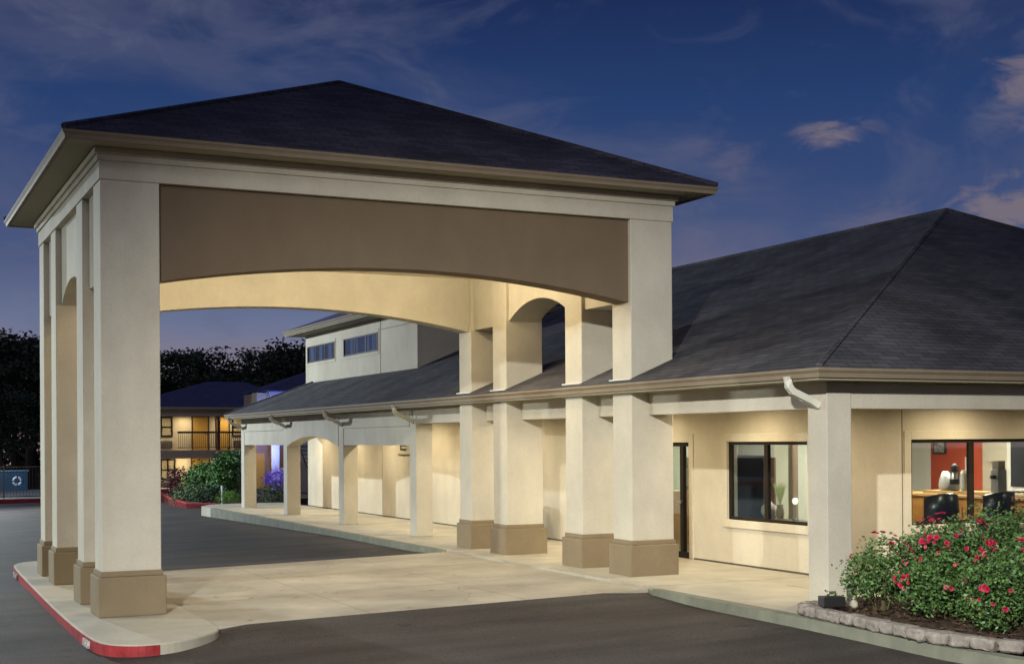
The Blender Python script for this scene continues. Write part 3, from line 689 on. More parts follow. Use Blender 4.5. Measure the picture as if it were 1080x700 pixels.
part('vase', MB().lathe([(.05, 0), (.07, .1), (.05, .2), (.06, .24)], (10.78, .42, .781)), mat('dark_vase', (.05, .035, .03), .3), pt, smooth=True)
g = MB()
for i in range(110):
    a = random.uniform(0, 6.28); ln = random.uniform(.22, .42); sp = random.uniform(.1, .5); w_ = .008
    bx_, by_ = 10.78, .42; d = Vector((math.cos(a), math.sin(a), 0)); s_ = Vector((-d.y, d.x, 0))*w_
    p0 = Vector((bx_, by_, 1.0)); p1 = p0+d*ln*sp*.5+up*ln*.7; p2 = p0+d*ln*sp+up*ln
    g.face(tuple(p0-s_), tuple(p0+s_), tuple(p1+s_*.8), tuple(p1-s_*.8)); g.face(tuple(p1-s_*.8), tuple(p1+s_*.8), tuple(p2))
part('foliage', g, mat('grass_leaf', (.42, .52, .20), .6, perleaf=.4), pt)
tag(MB().lathe([(.03, 0), (.10, .03), (.135, .11), (.12, .2), (.05, .26), (.04, .28)], (10.78, .72, .781), 24).build('round_vase', mat('silver_glaze', (.5, .47, .40), .4), smooth=True), 'round silvery vase left of the spiky plant in the side window', 'vase')
lm = thing('table_lamp', 'small lit globe lamp beside the spiky plant in the side window', 'lamp', (10.8, 0, .78))
part('base', MB().lathe([(.06, 0), (.06, .02), (.015, .04), (.015, .26)], (10.78, .02, .781)), BLACK, lm)
part('globe', MB().lathe([(.02, 0), (.04, .02), (.05, .055), (.04, .09), (.02, .105)], (10.78, .02, 1.04)), mat('lit_globe', (1, .95, .85), .5, emission=(1, .92, .75), estr=1.6), lm, smooth=True)
# small black ash bin by the arcade wall
ab_ = thing('ash_bin', 'narrow black bin against the arcade wall between two canopy pillars', 'bin', (9.95, 7.5, ZS))
part('body', MB().lathe([(.13, 0), (.14, .02), (.14, .62), (.12, .66)], (9.92, 7.55, ZS), 20), BLACK, ab_, smooth=False)
part('lid', MB().lathe([(.145, 0), (.145, .03), (.08, .07)], (9.92, 7.55, ZS+.662), 20), mat('steel', (1, 1, 1)), ab_)

# ------------------------------------------------------------------ planter, stones, roses
mul = MB(); nx, ny = 46, 60
def zm(x, y): return .075+.05*math.sin(x*3.1+1)*math.sin(y*2.3)*.5+.03*random.random()+.05*sstep(7.2, 8.2, x)
xa, xb, ya, yb = 7.22, 14, -10.2, -4.63
for jj in range(ny+1):
    for ii in range(nx+1):
        x = xa+(xb-xa)*(ii/nx)**1.4; y = ya+(yb-ya)*jj/ny; mul.v.append((x, y, zm(x, y)))
for jj in range(ny):
    for ii in range(nx): a = jj*(nx+1)+ii; mul.f.append((a, a+1, a+nx+2, a+nx+1))
struct(mul.build('planting_bed', mat('mulch', (.065, .04, .027), .95, noise=.6, nscale=22, bump=.8, bscale=60)))
ch = MB()
for i in range(2600):
    x = random.uniform(7.3, 10.2); y = random.uniform(-9.6, -4.66); z = zm(x, y)+.012
    a = random.uniform(0, 6.28); l = random.uniform(.015, .045); w_ = random.uniform(.006, .014); d = Vector((math.cos(a), math.sin(a), random.uniform(-.4, .4))); s_ = Vector((-d.y, d.x, 0))
    p = Vector((x, y, z)); ch.face(tuple(p-d*l-s_*w_), tuple(p+d*l-s_*w_), tuple(p+d*l+s_*w_+up*.006), tuple(p-d*l+s_*w_+up*.006))
o = struct(ch.build('bark_chips', mat('bark', (.10, .055, .032), .9, perleaf=.6)), 'stuff')
spath = [(7.55, -4.66), (7.30, -4.70), (7.19, -4.90), (7.14, -5.35), (7.07, -6.15), (6.97, -7.0), (7.0, -7.4), (7.10, -7.78), (7.28, -8.08), (7.55, -8.6), (7.9, -9.2)]
def along(path, s):
    for i in range(len(path)-1):
        a, b = Vector(path[i]), Vector(path[i+1]); l = (b-a).length
        if s <= l: return a+(b-a)*s/l, (b-a)/l
        s -= l
    return None, None
STONE = mat('edging_stone', (.30, .265, .235), .9, noise=.45, nscale=9, bump=1.0, bscale=35)
s = .0; k = 0
shades = ['pale', 'grey', 'worn', 'chipped', 'brownish', 'rough']
ordn = ['first', 'second', 'third', 'fourth', 'fifth', 'sixth', 'seventh', 'eighth', 'ninth', 'tenth', 'eleventh', 'twelfth', 'thirteenth', 'fourteenth', 'fifteenth', 'sixteenth', 'seventeenth', 'eighteenth', 'nineteenth', 'twentieth']
while True:
    L_ = random.uniform(.235, .275)
    c_, d_ = along(spath, s+L_/2)
    if c_ is None or k >= 19: break
    bm = bmesh.new(); bmesh.ops.create_cube(bm, size=1)
    bmesh.ops.subdivide_edges(bm, edges=bm.edges, cuts=3, use_grid_fill=True)
    for v in bm.verts:
        tz = v.co.z
        v.co.x *= L_*.97*(1-.05*(tz < 0)); v.co.y *= .19+.02*random.random(); v.co.z *= .115
        v.co += Vector((random.uniform(-1, 1), random.uniform(-1, 1), random.uniform(-.6, .6)))*.006
    bmesh.ops.bevel(bm, geom=[e for e in bm.edges if e.calc_face_angle(0) > .9], offset=.012, segments=2, affect='EDGES')
    me = bpy.data.meshes.new('edging_stone'); bm.to_mesh(me); bm.free(); me.materials.append(STONE)
    for p in me.polygons: p.use_smooth = True
    o = bpy.data.objects.new('edging_stone', me); col.objects.link(o)
    o.location = (c_.x, c_.y, .105+random.uniform(-.006, .006)); o.rotation_euler = (random.uniform(-.03, .03), random.uniform(-.03, .03), math.atan2(d_.y, d_.x)+random.uniform(-.06, .06))
    tag(o, 'rough grey edging block by the rose bed, %s from the corner column' % ordn[k], 'edging stone', 'edging stones around the rose bed')
    s += L_; k += 1

def leaf_quad(m, p, size, nrm=None):
    a = random.uniform(0, 6.28); t = random.uniform(-.9, .9)
    d = Vector((math.cos(a)*math.cos(t), math.sin(a)*math.cos(t), math.sin(t)))
    s_ = d.cross(Vector((random.uniform(-1, 1), random.uniform(-1, 1), random.uniform(-.2, 1)))).normalized()
    l = size*random.uniform(.7, 1.2); w_ = l*.52
    n = len(m.v)
    m.v += [tuple(p), tuple(p+d*l*.45+s_*w_*.5), tuple(p+d*l), tuple(p+d*l*.45-s_*w_*.5)]
    m.f.append((n, n+1, n+2, n+3))
def foliage(m, c, rad, n_clump, n_leaf, size, clump_r, hollow=.45, zmin=None):
    for i in range(n_clump):
        while True:
            q = Vector((random.gauss(0, 1), random.gauss(0, 1), random.gauss(0, 1))).normalized()
            r = random.uniform(hollow, 1)**.6
            if q.z > -.75: break
        pc_ = Vector(c)+Vector((q.x*rad[0]*r, q.y*rad[1]*r, q.z*rad[2]*r))
        cr_ = clump_r*random.uniform(.6, 1.3)
        for k in range(n_leaf):
            p = pc_+Vector((random.gauss(0, 1), random.gauss(0, 1), random.gauss(0, .8)))*cr_*.5
            if zmin is not None and p.z < zmin: continue
            leaf_quad(m, p, size)
ROSELEAF = mat('rose_leaf', (.080, .155, .042), .5, perleaf=.7, spec=.4)
PETAL = mat('rose_petal', (.50, .020, .075), .55, perleaf=.35)
PETAL2 = mat('rose_petal_pink', (.62, .13, .19), .55, perleaf=.3)
def flower_mesh(name, m_, r=.036):
    b = MB()
    for ring_, (n, rr, tilt) in enumerate(((5, 1.0, .35), (5, .75, .8), (4, .45, 1.2))):
        for k in range(n):
            a = 2*math.pi*k/n+ring_*.5; d = Vector((math.cos(a), math.sin(a), 0)); s_ = Vector((-d.y, d.x, 0))
            L = r*rr; o1 = d*L*.15; o2 = d*L*math.cos(tilt)*.7+up*L*math.sin(tilt)*.7; o3 = d*L*math.cos(tilt)+up*L*math.sin(tilt)
            w_ = L*.55
            b.face(tuple(o1-s_*w_*.3), tuple(o1+s_*w_*.3), tuple(o2+s_*w_), tuple(o3+s_*w_*.5+up*.003), tuple(o3-s_*w_*.5+up*.003), tuple(o2-s_*w_))
    me = bpy.data.meshes.new(name); me.from_pydata(b.v, [], b.f); me.materials.append(m_); return me
FM = [flower_mesh('flower', PETAL), flower_mesh('flower', PETAL, .042), flower_mesh('flower', PETAL2, .032)]
def rose(cx_, cy_, rx, ry, h, nclump, nfl, label, pinkish=.15, zlow=.16, leafm=None):
    t = thing('rose_bush', label, 'rose bush', (cx_, cy_, .1), 'rose bushes in the bed by the corner column')
    m = MB(); foliage(m, (cx_, cy_, h*.55), (rx, ry, h*.48), int(nclump*2.1), 42, .050, .13, .2, zlow)
    part('foliage', m, leafm or ROSELEAF, t)
    st = MB()
    for i in range(16):
        a = random.uniform(0, 6.28); r = random.uniform(.2, .8)
        e1 = Vector((cx_+math.cos(a)*rx*r, cy_+math.sin(a)*ry*r, h*random.uniform(.5, .9))); b0 = Vector((cx_+math.cos(a)*.06, cy_+math.sin(a)*.06, .06)); mid = b0.lerp(e1, .5)+Vector((0, 0, .06))
        st.tube([b0, mid, e1], .010, 5, .004)
    part('stem', st, mat('rose_stem', (.10, .085, .04), .8), t)
    for i in range(int(nfl*1.9)):
        if i == 0 or random.random() < .42:
            for _ in range(20):
                q = Vector((random.gauss(0, 1), random.gauss(0, 1), random.gauss(0, 1))).normalized()
                if q.z > -.3 and q.y < .35: break
        else: q = (q+Vector((random.gauss(0, 1), random.gauss(0, 1), random.gauss(0, 1)))*.13).normalized()
        p = Vector((cx_+q.x*rx*1.04, cy_+q.y*ry*1.04, h*.60+q.z*h*.50))
        o = bpy.data.objects.new('flower', FM[2] if random.random() < pinkish else random.choice(FM[:2])); col.objects.link(o); o.parent = t
        o.location = p-Vector(t.location); s_ = random.choice((.45, .55, .65, .8, 1.0))*random.uniform(.9, 1.1); o.scale = (s_,)*3
        o.rotation_euler = (q.to_track_quat('Z', 'Y').to_euler())
    return t
rose(7.80, -5.42, .42, .40, .92, 42, 16, 'small loose rose bush nearest the corner column, sparse pinkish blooms', .5, .28)
rose(8.65, -5.65, .60, .55, 1.12, 120, 42, 'tall rose bush left of centre in the bed, thick with red blooms', .15)
rose(8.0, -6.25, .55, .5, .80, 80, 18, 'low rose bush in front of the bed with a few red blooms', .15)
rose(9.55, -5.7, .70, .6, 1.26, 130, 30, 'tall rose bush near the front window under the right pane', .25)
rose(8.05, -7.35, .68, .55, .95, 120, 24, 'dense dark green rose bush at the right edge of the picture', .2, .12)
rose(9.15, -6.75, .65, .55, 1.10, 110, 26, 'broad rose bush in the middle of the bed, behind the low one', .2)
rose(10.6, -6.1, .7, .6, 1.3, 100, 14, 'rear rose bush at the far right below the front window', .25)
# starter pot and figurine on the stones
pt = thing('nursery_pot', 'black plastic starter tray with a few seedlings on the stone edging', 'plant pot', (7.33, -5.0, .17))
pm = MB().prism([(7.18, -5.19), (7.42, -5.28), (7.47, -5.12), (7.23, -5.02)], .17, .285)
part('tray', pm, BLACK, pt, bevel=.006)
g = MB()
for i in range(26): leaf_quad(g, Vector((random.uniform(7.24, 7.42), random.uniform(-5.2, -5.08), .285+random.uniform(0, .06))), .05)
part('seedling', g, ROSELEAF, pt)
fg = thing('garden_figurine', 'small pale stone animal figurine beside the black tray', 'figurine', (7.5, -5.3, .15))
part('body', MB().lathe([(.035, 0), (.048, .03), (.04, .07), (.022, .095)], (7.50, -5.33, .16), 14), mat('pale_stone', (.45, .42, .33), .8, noise=.3, nscale=20), fg, smooth=True)
part('head', MB().lathe([(.008, 0), (.026, .015), (.028, .035), (.012, .055)], (7.49, -5.35, .252), 12), mat('pale_stone', (1, 1, 1)), fg, smooth=True)
sk = thing('wooden_stake', 'weathered wooden stake in the bed beside the corner column', 'stake', (7.85, -4.86, .1))
part('post', MB().box(7.80, -4.92, .02, 7.89, -4.83, .46), mat('grey_wood', (.17, .15, .12), .9, noise=.4, nscale=8), sk, bevel=.01)
part('cap', MB().box(7.79, -4.93, .462, 7.90, -4.82, .475), mat('grey_wood', (1, 1, 1)), sk)

# ------------------------------------------------------------------ motel block beyond the arch
YM = 62.0; ZG = zground(14, YM)
MW = mat('motel_wall', (.62, .53, .36), .85, noise=.06)
MT = mat('motel_taupe', (.30, .24, .20), .85, noise=.08)
motel = thing('motel_block', 'two-storey cream motel block with upper walkway, railing and blue-grey hip roof', 'building', (16, YM, ZG))
def px2x(u): return 12.9+(u-170)*.0578
MX0, MX1 = 11.4, 21.0
part('wall', MB().box(MX0, YM+1.5, ZG-.3, MX1, YM+9, 3.72), MW, motel)
part('floor_slab', MB().box(MX0, YM, 1.42, MX1, YM+1.499, 1.62), MT, motel)
part('fascia', MB().box(MX0, YM+.05, 1.15, MX1, YM+.25, 1.419), MT, motel)
part('fascia', MB().box(MX0-.2, YM-.1, 3.62, MX1+.2, YM+.1, 4.02), MT, motel)
part('porch_ceiling', MB().box(MX0, YM+.1, 3.721, MX1, YM+9, 3.8), MW, motel)
part('gutter', MB().box(MX0-.5, YM-.62, 4.02, MX1+.5, YM-.5, 4.14).box(MX0-.5, YM-.5, 4.02, MX1+.5, YM+9.5, 4.05), TRIM, motel)
part('roof', MB().hip(MX0-.5, YM-.6, MX1+.5, YM+9.6, 4.16, 16.6, YM+4.2, 19.0, YM+4.2, 5.85, .05), BLUEROOF, motel)
RAILC = mat('railing_paint', (.075, .045, .03), .6)
rl = MB(); rl.box(13.85, YM+.04, 2.62, 17.5, YM+.1, 2.73).box(13.85, YM+.05, 1.75, 17.5, YM+.09, 1.79)
x = 13.9
while x < 17.5: rl.box(x, YM+.055, 1.79, x+.018, YM+.085, 2.62); x += .12
part('railing', rl, RAILC, motel)
rl = MB(); rl.box(17.5, YM+.04, 2.62, MX1, YM+.1, 2.73).box(17.5, YM+.05, 1.75, MX1, YM+.09, 1.79)
x = 17.5
while x < MX1: rl.box(x, YM+.055, 1.79, x+.018, YM+.085, 2.62); x += .12
part('railing', rl, RAILC, motel)
for x in (16.2, 19.6): part('post', MB().box(x, YM+.02, 1.621, x+.14, YM+.16, 3.62), RAILC, motel)
LITW = mat('lit_curtain', (.5, .42, .25), .8, noise=.3, nscale=3, stretch=(5, 1, .3))
def mwindow(x0, x1, z0, z1):
    y = YM+1.5; m = MB(); t = .09
    m.box(x0, y-.05, z0, x0+t, y+.01, z1).box(x1-t, y-.05, z0, x1, y+.01, z1).box(x0+t, y-.05, z1-t, x1-t, y+.01, z1).box(x0+t, y-.05, z0, x1-t, y+.01, z0+t)
    m.box((x0+x1)/2-.04, y-.05, z0+t, (x0+x1)/2+.04, y+.01, z1-t).box(x0+t, y-.048, z0+(z1-z0)*.45, x1-t, y+.01, z0+(z1-z0)*.45+.07)
    w_ = part('window', m, BRONZE, motel); part('curtain', MB().box(x0+t, y-.02, z0+t, x1-t, y-.012, z1-t), LITW, w_)
def mdoor(x0, x1, z0, z1):
    y = YM+1.5; m = MB(); m.box(x0-.08, y-.05, z0, x0, y+.01, z1+.08).box(x1, y-.05, z0, x1+.08, y+.01, z1+.08).box(x0, y-.05, z1, x1, y+.01, z1+.08)
    d = part('door', MB().box(x0, y-.03, z0, x1, y-.003, z1), mat('amber_door', (.50, .30, .07), .6), motel); part('frame', m, RAILC, d)
    part('handle', MB().box(x1-.12, y-.06, z0+.95, x1-.06, y-.031, z0+1.05), mat('steel', (1, 1, 1)), d)
def mac(x0, x1, z0):
    y = YM+1.5; a = part('wall_air_unit', MB().box(x0, y-.12, z0, x1, y+.01, z0+.42), mat('dark_grille', (.05, .045, .04), .6), motel)
    g = MB()
    for k in range(5): g.box(x0+.04, y-.13, z0+.06+k*.07, x1-.04, y-.121, z0+.085+k*.07)
    part('grille', g, MT, a)
mwindow(12.5, 13.85, 2.42, 3.62); mac(12.6, 13.8, 1.75); mdoor(15.05, 15.95, 1.63, 3.6); mwindow(17.4, 18.75, 2.42, 3.6); mac(17.5, 18.7, 1.75)
mwindow(13.1, 14.0, -.12, 1.12); mac(13.1, 14.0, -.68); mdoor(15.0, 16.0, ZG, 1.15); mwindow(17.2, 18.4, -.12, 1.1)
mdoor(16.5, 17.2, 1.63, 3.6)
for (x, z) in ((14.5, 3.66), (17, 3.66), (19.6, 3.66), (12.5, 3.66), (14.4, 1.36), (17, 1.36), (12.5, 1.36)):
    l = part('walkway_light', MB().box(x-.14, YM+.7, z-.0, x+.14, YM+.9, z+.055), WHITE, motel)
    light('walkway_lamp', 'AREA', (x, YM+.8, z-.03), 24, (1, .82, .52), shape='SQUARE', size=.25)

# wing with the blue floodlight, nearer and to the right
YV = 50.0; ZV = zground(16, YV)
wing = thing('motel_wing', 'brown two-storey motel wing lit by a blue floodlight under its eave', 'building', (17, YV, ZV))
WB = mat('wing_wall', (.30, .21, .14), .85, noise=.08)
part('wall', MB().box(15.35, YV+1.2, ZV-.3, 24, YV+2.6, 4.55), WB, wing)
part('pediment', MB().box(15.4, YV+.2, 4.1, 16.1, YV+1.19, 4.6), MW, wing)
part('upper_floor', MB().box(15.35, YV+.1, 1.95, 24, YV+1.199, 2.25), MT, wing)
part('roof', MB().hip(15.6, YV-.5, 24.6, YV+4.0, 4.72, 19.4, YV+1.8, 20, YV+1.8, 6.1, .05), BLUEROOF, wing)
part('eave', MB().box(15.9, YV-.4, 4.40, 24.5, YV+.19, 4.66), mat('white_eave', (.6, .6, .6), .7), wing)
part('column', MB().box(16.1, YV-.05, ZV-.1, 16.5, YV+.09, 4.39), mat('white_eave', (1, 1, 1)), wing)
dd = part('door', MB().box(15.55, YV+1.15, ZV, 16.05, YV+1.19, 1.5), mat('amber_door', (1, 1, 1)), wing)
part('handle', MB().box(15.85, YV+1.12, .2, 15.92, YV+1.149, .3), mat('steel', (1, 1, 1)), dd)
stw = thing('outdoor_staircase', 'open-tread staircase rising beside the blue-lit column', 'staircase', (17.2, 44, ZV))
sm = MB()
for k in range(13): sm.box(16.2+.0*k, 42.2+k*.27, ZV+.2+k*.19, 17.6, 42.5+k*.27, ZV+.25+k*.19)
part('tread', sm, mat('pale_tread', (.5, .48, .42), .8), stw)
part('stringer', MB().prism([(42.0, ZV-.05), (42.3, ZV-.05), (45.9, ZV+2.5), (45.9, ZV+2.8)], 16.12, 16.19, 'x'), RAILC, stw)
light('blue_flood', 'SPOT', (15.9, YV-2.6, .1), 900, (.12, .16, 1), spot_size=R(75), spot_blend=.8, shadow_soft_size=.1, target=(16.1, YV, 3.2))
light('blue_flood', 'POINT', (15.8, YV-1.5, 1.9), 120, (.15, .35, 1), shadow_soft_size=.1)
light('blue_flood', 'SPOT', (10.6, 32.2, 2.4), 230, (.14, .12, 1), spot_size=R(40), spot_blend=.8, shadow_soft_size=.05, target=(11.75, 33.4, .6))
light('wing_lamp', 'POINT', (15.3, YV-.6, 1.6), 60, (1, .7, .35), shadow_soft_size=.1)
fx = thing('floodlight', 'small floodlight on the ground aimed up at the wing eave', 'floodlight', (15.9, YV-2.6, 0))
part('head', MB().box(15.8, YV-2.75, ZV+.1, 16.0, YV-2.65, ZV+.25), BLACK, fx); part('bracket', MB().box(15.88, YV-2.72, ZV-.02, 15.92, YV-2.68, ZV+.1), BLACK, fx)

# ------------------------------------------------------------------ greenery island in front of the motel
def bush(name, label, c, rad, n, nl, size, cr, leaf, cat='shrub', group=None, trunk=True, zmin=None, hollow=.4):
    t = thing(name, label, cat, (c[0], c[1], c[2]-rad[2]), group)
    m = MB(); foliage(m, c, rad, n, nl, size, cr, hollow, zmin); part('foliage', m, leaf, t)
    if trunk:
        s_ = MB()
        for k in range(5):
            a = k*1.3; s_.tube([(c[0], c[1], c[2]-rad[2]*1.4), (c[0]+math.cos(a)*rad[0]*.3, c[1]+math.sin(a)*rad[1]*.3, c[2])], .05*rad[2], 5, .015)
        part('stem', s_, mat('stem_brown', (.08, .06, .04), .9), t)
    return t
G1 = mat('green_leaf', (.065, .15, .04), .6, perleaf=.5)
G2 = mat('dark_leaf', (.03, .062, .03), .6, perleaf=.5)
G3 = mat('lime_leaf', (.13, .27, .045), .6, perleaf=.4)
G4 = mat('olive_leaf', (.075, .115, .05), .6, perleaf=.5)
G5 = mat('purple_leaf', (.10, .03, .04), .6, perleaf=.5)
VIO = mat('violet_bloom', (.35, .25, .5), .6, perleaf=.4)
def at(u, v, t): p = CAM+(fw2+rt3*(u-540)/fpx-up3*(v-459.62)/fpx)*t; return p
gi = MB()
# raised bed with red kerb, in world metres
bed = [(8.0, 32.5), (8.9, 31.6), (10.5, 31.8), (14.5, 36), (14.5, 47), (10.6, 46.6), (9.2, 43.5), (8.3, 37)]
gi.prism(bed, -1.0, -.17); struct(gi.build('planting_bed', mat('mulch', (1, 1, 1))))
strip(bed[5:]+bed[:3], .12, -1.2, -.13, 'painted_kerb', KERBR)
bush('broad_shrub', 'tall round green shrub in the bed before the motel', (10.0, 34.2, .75), (.75, .8, .95), 230, 30, .12, .26, G1)
bush('leafy_shrub', 'bright green leafy shrub left of the tall round one', (9.6, 36.6, .45), (.7, .7, .75), 150, 28, .12, .26, G1)
bush('purple_shrub', 'wispy dark purple shrub in front of the motel wall', (9.35, 40.3, .35), (.45, .5, .65), 55, 20, .11, .25, G5)
bush('low_hedge', 'low olive hedge mound along the red kerb of the motel bed', (9.1, 35.4, -.02), (1.0, 1.3, .45), 220, 30, .08, .2, G4)
bush('low_hedge', 'darker low hedge mound between the clipped lime shrub and olive mound', (9.2, 33.2, .0), (.6, .6, .42), 110, 28, .08, .2, G2)
bush('clipped_shrub', 'small clipped lime green shrub at the end of the arcade walk', (8.42, 27.9, .13), (.42, .42, .34), 90, 30, .04, .1, G3)
bush('clipped_shrub', 'dark clipped shrub seen between the last two arcade columns', (10.4, 29.6, .15), (.5, .5, .45), 70, 26, .05, .14, G4)
bush('flowering_shrub', 'round violet shrub under the blue floodlight', (11.75, 33.4, .62), (.5, .5, .42), 90, 26, .07, .18, VIO)
bush('slender_shrub', 'thin dark climber beside the far arcade column', (9.2, 29.2, .9), (.12, .12, 1.0), 22, 18, .07, .14, G2)
pp = thing('patio_planter', 'dark round planter pot under the violet shrub', 'planter', (11.75, 33.2, -.3))
part('pot', MB().lathe([(.28, 0), (.40, .5), (.43, .52), (.43, .58)], (11.75, 33.2, -.35), 24), mat('slate_pot', (.05, .055, .065), .5), pp)
part('soil', MB().lathe([(.38, 0), (.38, .01)], (11.75, 33.2, .2), 24), mat('mulch', (1, 1, 1)), pp)
bl = thing('bollard', 'thin white marker post standing in the motel bed', 'bollard', (9.0, 30.6, -.3))
part('post', MB().tube([(9.05, 31.3, -.3), (9.05, 31.3, .45)], .035, 8), mat('white_ceramic', (1, 1, 1)), bl); part('cap', MB().lathe([(.045, 0), (.03, .05)], (9.05, 31.3, .451), 10), mat('white_ceramic', (1, 1, 1)), bl)

# far kerbs
kk = MB(); zf = zground(5, 47)
kk.box(-30, 46.6, zf-.4, 9.0, 46.85, zf+.17); struct(kk.build('painted_kerb', KERBR))
kk = MB(); kk.box(-30, 46.85, zf-.4, 9.2, 60, zf+.14); struct(kk.build('sidewalk', CONC2))
kk = MB(); kk.box(9.0, 58.6, -1.2, 24, 58.85, zground(15, 58)+.14); struct(kk.build('painted_kerb', KERBR))
kk = MB(); kk.box(9.0, 58.85, -1.4, 24, YM+1.49, zground(15, 60)+.10); struct(kk.build('sidewalk', CONC2))

# ------------------------------------------------------------------ pool enclosure at far left
pf = thing('pool_fence', 'dark mesh fence along the pool deck at the far left', 'fence', (0, 48.4, zf))
r_ = MB(); r_.box(-14, 48.38, zf+1.55, 8.5, 48.43, zf+1.60).box(-14, 48.38, zf+.2, 8.5, 48.43, zf+.24)
x = -14
while x < 8.5: r_.box(x, 48.395, zf+.24, x+.015, 48.41, zf+1.55); x += .14
part('mesh_panel', r_, RAILC, pf)
for x in (-6, -3, 0, 3.05, 6.1): part('post', MB().box(x, 48.36, zf+.1, x+.07, 48.45, zf+1.65), RAILC, pf)
pw = thing('pool_cover_wall', 'low blue boarded screen behind the pool fence', 'screen', (1, 50, zf))
part('board', MB().box(-8, 49.6, zf+.42, 4.25, 49.8, zf+1.35), mat('pool_blue', (.035, .085, .14), .5, noise=.2, nscale=2), pw)
part('cap_rail', MB().box(-8.05, 49.57, zf+1.351, 4.3, 49.83, zf+1.41), mat('pool_pale', (.14, .24, .32), .5), pw)
lb = thing('life_ring', 'white life ring with dark bands hanging on the pool fence', 'life ring', (3.66, 48.33, zf+1.0))
def torus(c, Rr, r, a0, a1, n=24, k=8):
    m = MB()
    for i in range(n+1):
        a = a0+(a1-a0)*i/n
        for q in range(k):
            b = 2*math.pi*q/k; m.v.append((c[0]+(Rr+r*math.cos(b))*math.cos(a), c[1]+r*math.sin(b), c[2]+(Rr+r*math.cos(b))*math.sin(a)))
    for i in range(n):
        for q in range(k): m.f.append((i*k+q, i*k+(q+1) % k, (i+1)*k+(q+1) % k, (i+1)*k+q))
    return m
part('ring', torus((3.66, 48.3, zf+.93), .17, .05, 0, 2*math.pi, 32), mat('white_ceramic', (1, 1, 1)), lb, smooth=True)
for a in (0, 90, 180, 270): part('band', torus((3.66, 48.3, zf+.93), .17, .055, R(a-9), R(a+9), 4), mat('navy_band', (.03, .05, .15), .6), lb)
light('added_pool_light', 'POINT', (1.0, 47.5, 3.4), 700, (.6, .8, 1), shadow_soft_size=.15)  # lamp added outside the view for a sheen on the asphalt
lp = thing('added_pool_lamp_post', 'slim lamp post added out of view beside the pool fence', 'lamp post', (1.0, 48.0, zf))
part('pole', MB().tube([(1.0, 48.0, zf), (1.0, 48.0, 3.6), (1.0, 47.6, 3.7)], .04, 8), BLACK, lp); part('head', MB().box(.85, 47.35, 3.62, 1.15, 47.7, 3.72), BLACK, lp)

# ------------------------------------------------------------------ trees
TL = mat('tree_leaf', (.032, .048, .030), .7, perleaf=.5)
BARK = mat('tree_bark', (.05, .042, .035), .9, noise=.3)
def tree_proto(seed, h, w):
    random.seed(seed)
    t = thing('tree', 'x', 'tree', (0, 0, 0), 'dark trees behind the motel')
    m = MB(); tips = []
    tr = MB(); tr.tube([(0, 0, -.5), (.1, .1, h*.35), (-.1, .05, h*.7)], .28, 8, .12)
    for k in range(11):
        a = random.uniform(0, 6.28); z0 = h*random.uniform(.22, .7); L = w*random.uniform(.5, 1.0); z1 = min(h*.97, z0+h*random.uniform(.1, .35))
        e1 = Vector((math.cos(a)*L, math.sin(a)*L, z1)); b0 = Vector((0, 0, z0)); tr.tube([b0, b0.lerp(e1, .5)+Vector((0, 0, .2)), e1], .10, 5, .03); tips.append(e1)
    tips += [Vector((random.uniform(-.4, .4)*w, random.uniform(-.4, .4)*w, h*random.uniform(.75, .98))) for _ in range(6)]
    for e1 in tips:
        for c in range(8):
            q = e1+Vector((random.gauss(0, .9), random.gauss(0, .9), random.gauss(0, .45)))*w*.26
            q.z = min(q.z, h)
            for k in range(46): leaf_quad(m, q+Vector((random.gauss(0, 1), random.gauss(0, 1), random.gauss(0, .6)))*.42, .34)
    o = tr.build('trunk', BARK, None); o.parent = t
    o = m.build('crown', TL, None); o.parent = t
    return t
protos = [tree_proto(11, 11.2, 3.4), tree_proto(12, 10.5, 3.9), tree_proto(13, 11.6, 3.0)]
random.seed(5)
spots = []
for (u, t, sc, pr) in ((-35, 104, 1.0, 0), (-8, 98, .95, 1), (14, 104, 1.0, 2), (34, 96, 1.06, 0), (60, 104, 1.1, 1), (90, 100, 1.05, 2), (125, 104, 1.0, 0), (160, 98, .95, 1),
                    (182, 106, 1.02, 2), (203, 97, .93, 0), (222, 105, 1.03, 1), (243, 98, 1.0, 2), (262, 104, 1.06, 0), (282, 97, .98, 1), (300, 105, 1.08, 2), (322, 99, 1.0, 0), (350, 104, 1.0, 1), (380, 100, 1, 2),
                    (2, 88, .62, 1), (28, 86, .6, 2), (175, 90, .66, 0), (210, 89, .7, 2), (250, 90, .68, 1), (290, 89, .66, 0)):
    p = at(u, 460, t); spots.append((p.x, p.y, sc, pr))
used = set()
descr = ['dark tree seen over the pool fence, %s', 'dark tree between the left canopy pillars and behind them, %s', 'dark tree above the motel roof, %s']
words = ['leftmost of its row', 'second from the left', 'third from the left', 'fourth from the left', 'fifth from the left', 'sixth from the left', 'seventh from the left', 'eighth from the left', 'ninth from the left', 'tenth from the left', 'eleventh from the left']
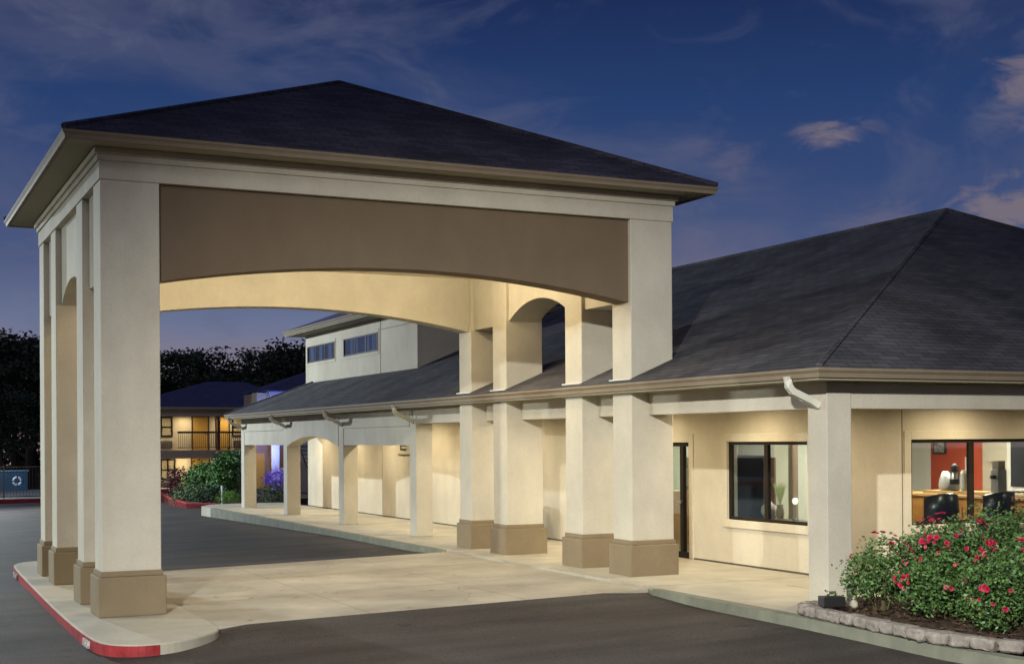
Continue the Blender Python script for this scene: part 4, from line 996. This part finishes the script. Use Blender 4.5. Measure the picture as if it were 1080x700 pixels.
for i, (x, y, sc, pr) in enumerate(spots):
    p = protos[pr]
    if pr not in used: t = p; used.add(pr)
    else: t = copy_tree(p)
    t.location = (x, y, zground(x, y)+.2); t.rotation_euler.z = random.uniform(0, 6.28); hv = random.uniform(.66, .90)*(1.12 if i in (2, 3) else 1); t.scale = (sc, sc, sc*hv)
    if i < 4: lab = 'tall dark tree over the pool fence, '+words[i]
    elif i < 8: lab = 'tall dark tree standing behind the left canopy pillars, '+words[i-4]
    elif i < 18: lab = 'tall dark tree behind the motel block, '+words[i-8]
    elif i < 20: lab = 'short dark tree close behind the pool fence, '+words[i-18]
    else: lab = 'short dark tree close behind the motel roof, '+words[i-20]
    t['label'] = lab

wm = MB(); random.seed(91)
for i in range(5200):
    x = random.uniform(-14, 46); y = 118+random.gauss(0, 2.5)-(x-10)*.28; h_ = 4.3+1.2*math.sin(x*.9)+.7*math.sin(x*2.3)
    z_ = zground(x, y)+random.uniform(-.3, h_); leaf_quad(wm, Vector((x, y, z_)), 1.15)
struct(wm.build('woodland_understorey', TL), 'stuff')
# ------------------------------------------------------------------ poles and heads for the added, unseen lamps
def added_lamp_pole(pos, target, label):
    x, y, z = pos; zg = zground(x, y); t = thing('added_street_lamp', label, 'street lamp', (x, y-.6, zg))
    d = Vector((target[0]-x, target[1]-y, 0)).normalized(); b = Vector((x, y, 0))-d*.9
    part('pole', MB().tube([(b.x, b.y, zg), (b.x, b.y, z+.25)], .09, 10, .06), BRONZE, t)
    part('base', MB().lathe([(.28, 0), (.28, .6), (.22, .65)], (b.x, b.y, zg), 20), CONC2, t)
    part('arm', MB().tube([(b.x, b.y, z+.2), (x-d.x*.3, y-d.y*.3, z+.25)], .04, 8), BRONZE, t)
    part('head', MB().box(x-.25, y-.2, z+.15, x+.25, y+.2, z+.3), BRONZE, t, bevel=.02)
added_lamp_pole(KEY_POS, (7, -1.5, 0), 'tall bronze pole lamp added behind the camera to light the canopy front')
added_lamp_pole(FAR_POS, (-1, 31, 0), 'tall bronze pole lamp added out of view to light the far drive and shrubs')
added_lamp_pole(SIDE_POS, (-2, 17, 0), 'tall bronze pole lamp added out of view left of the drive')
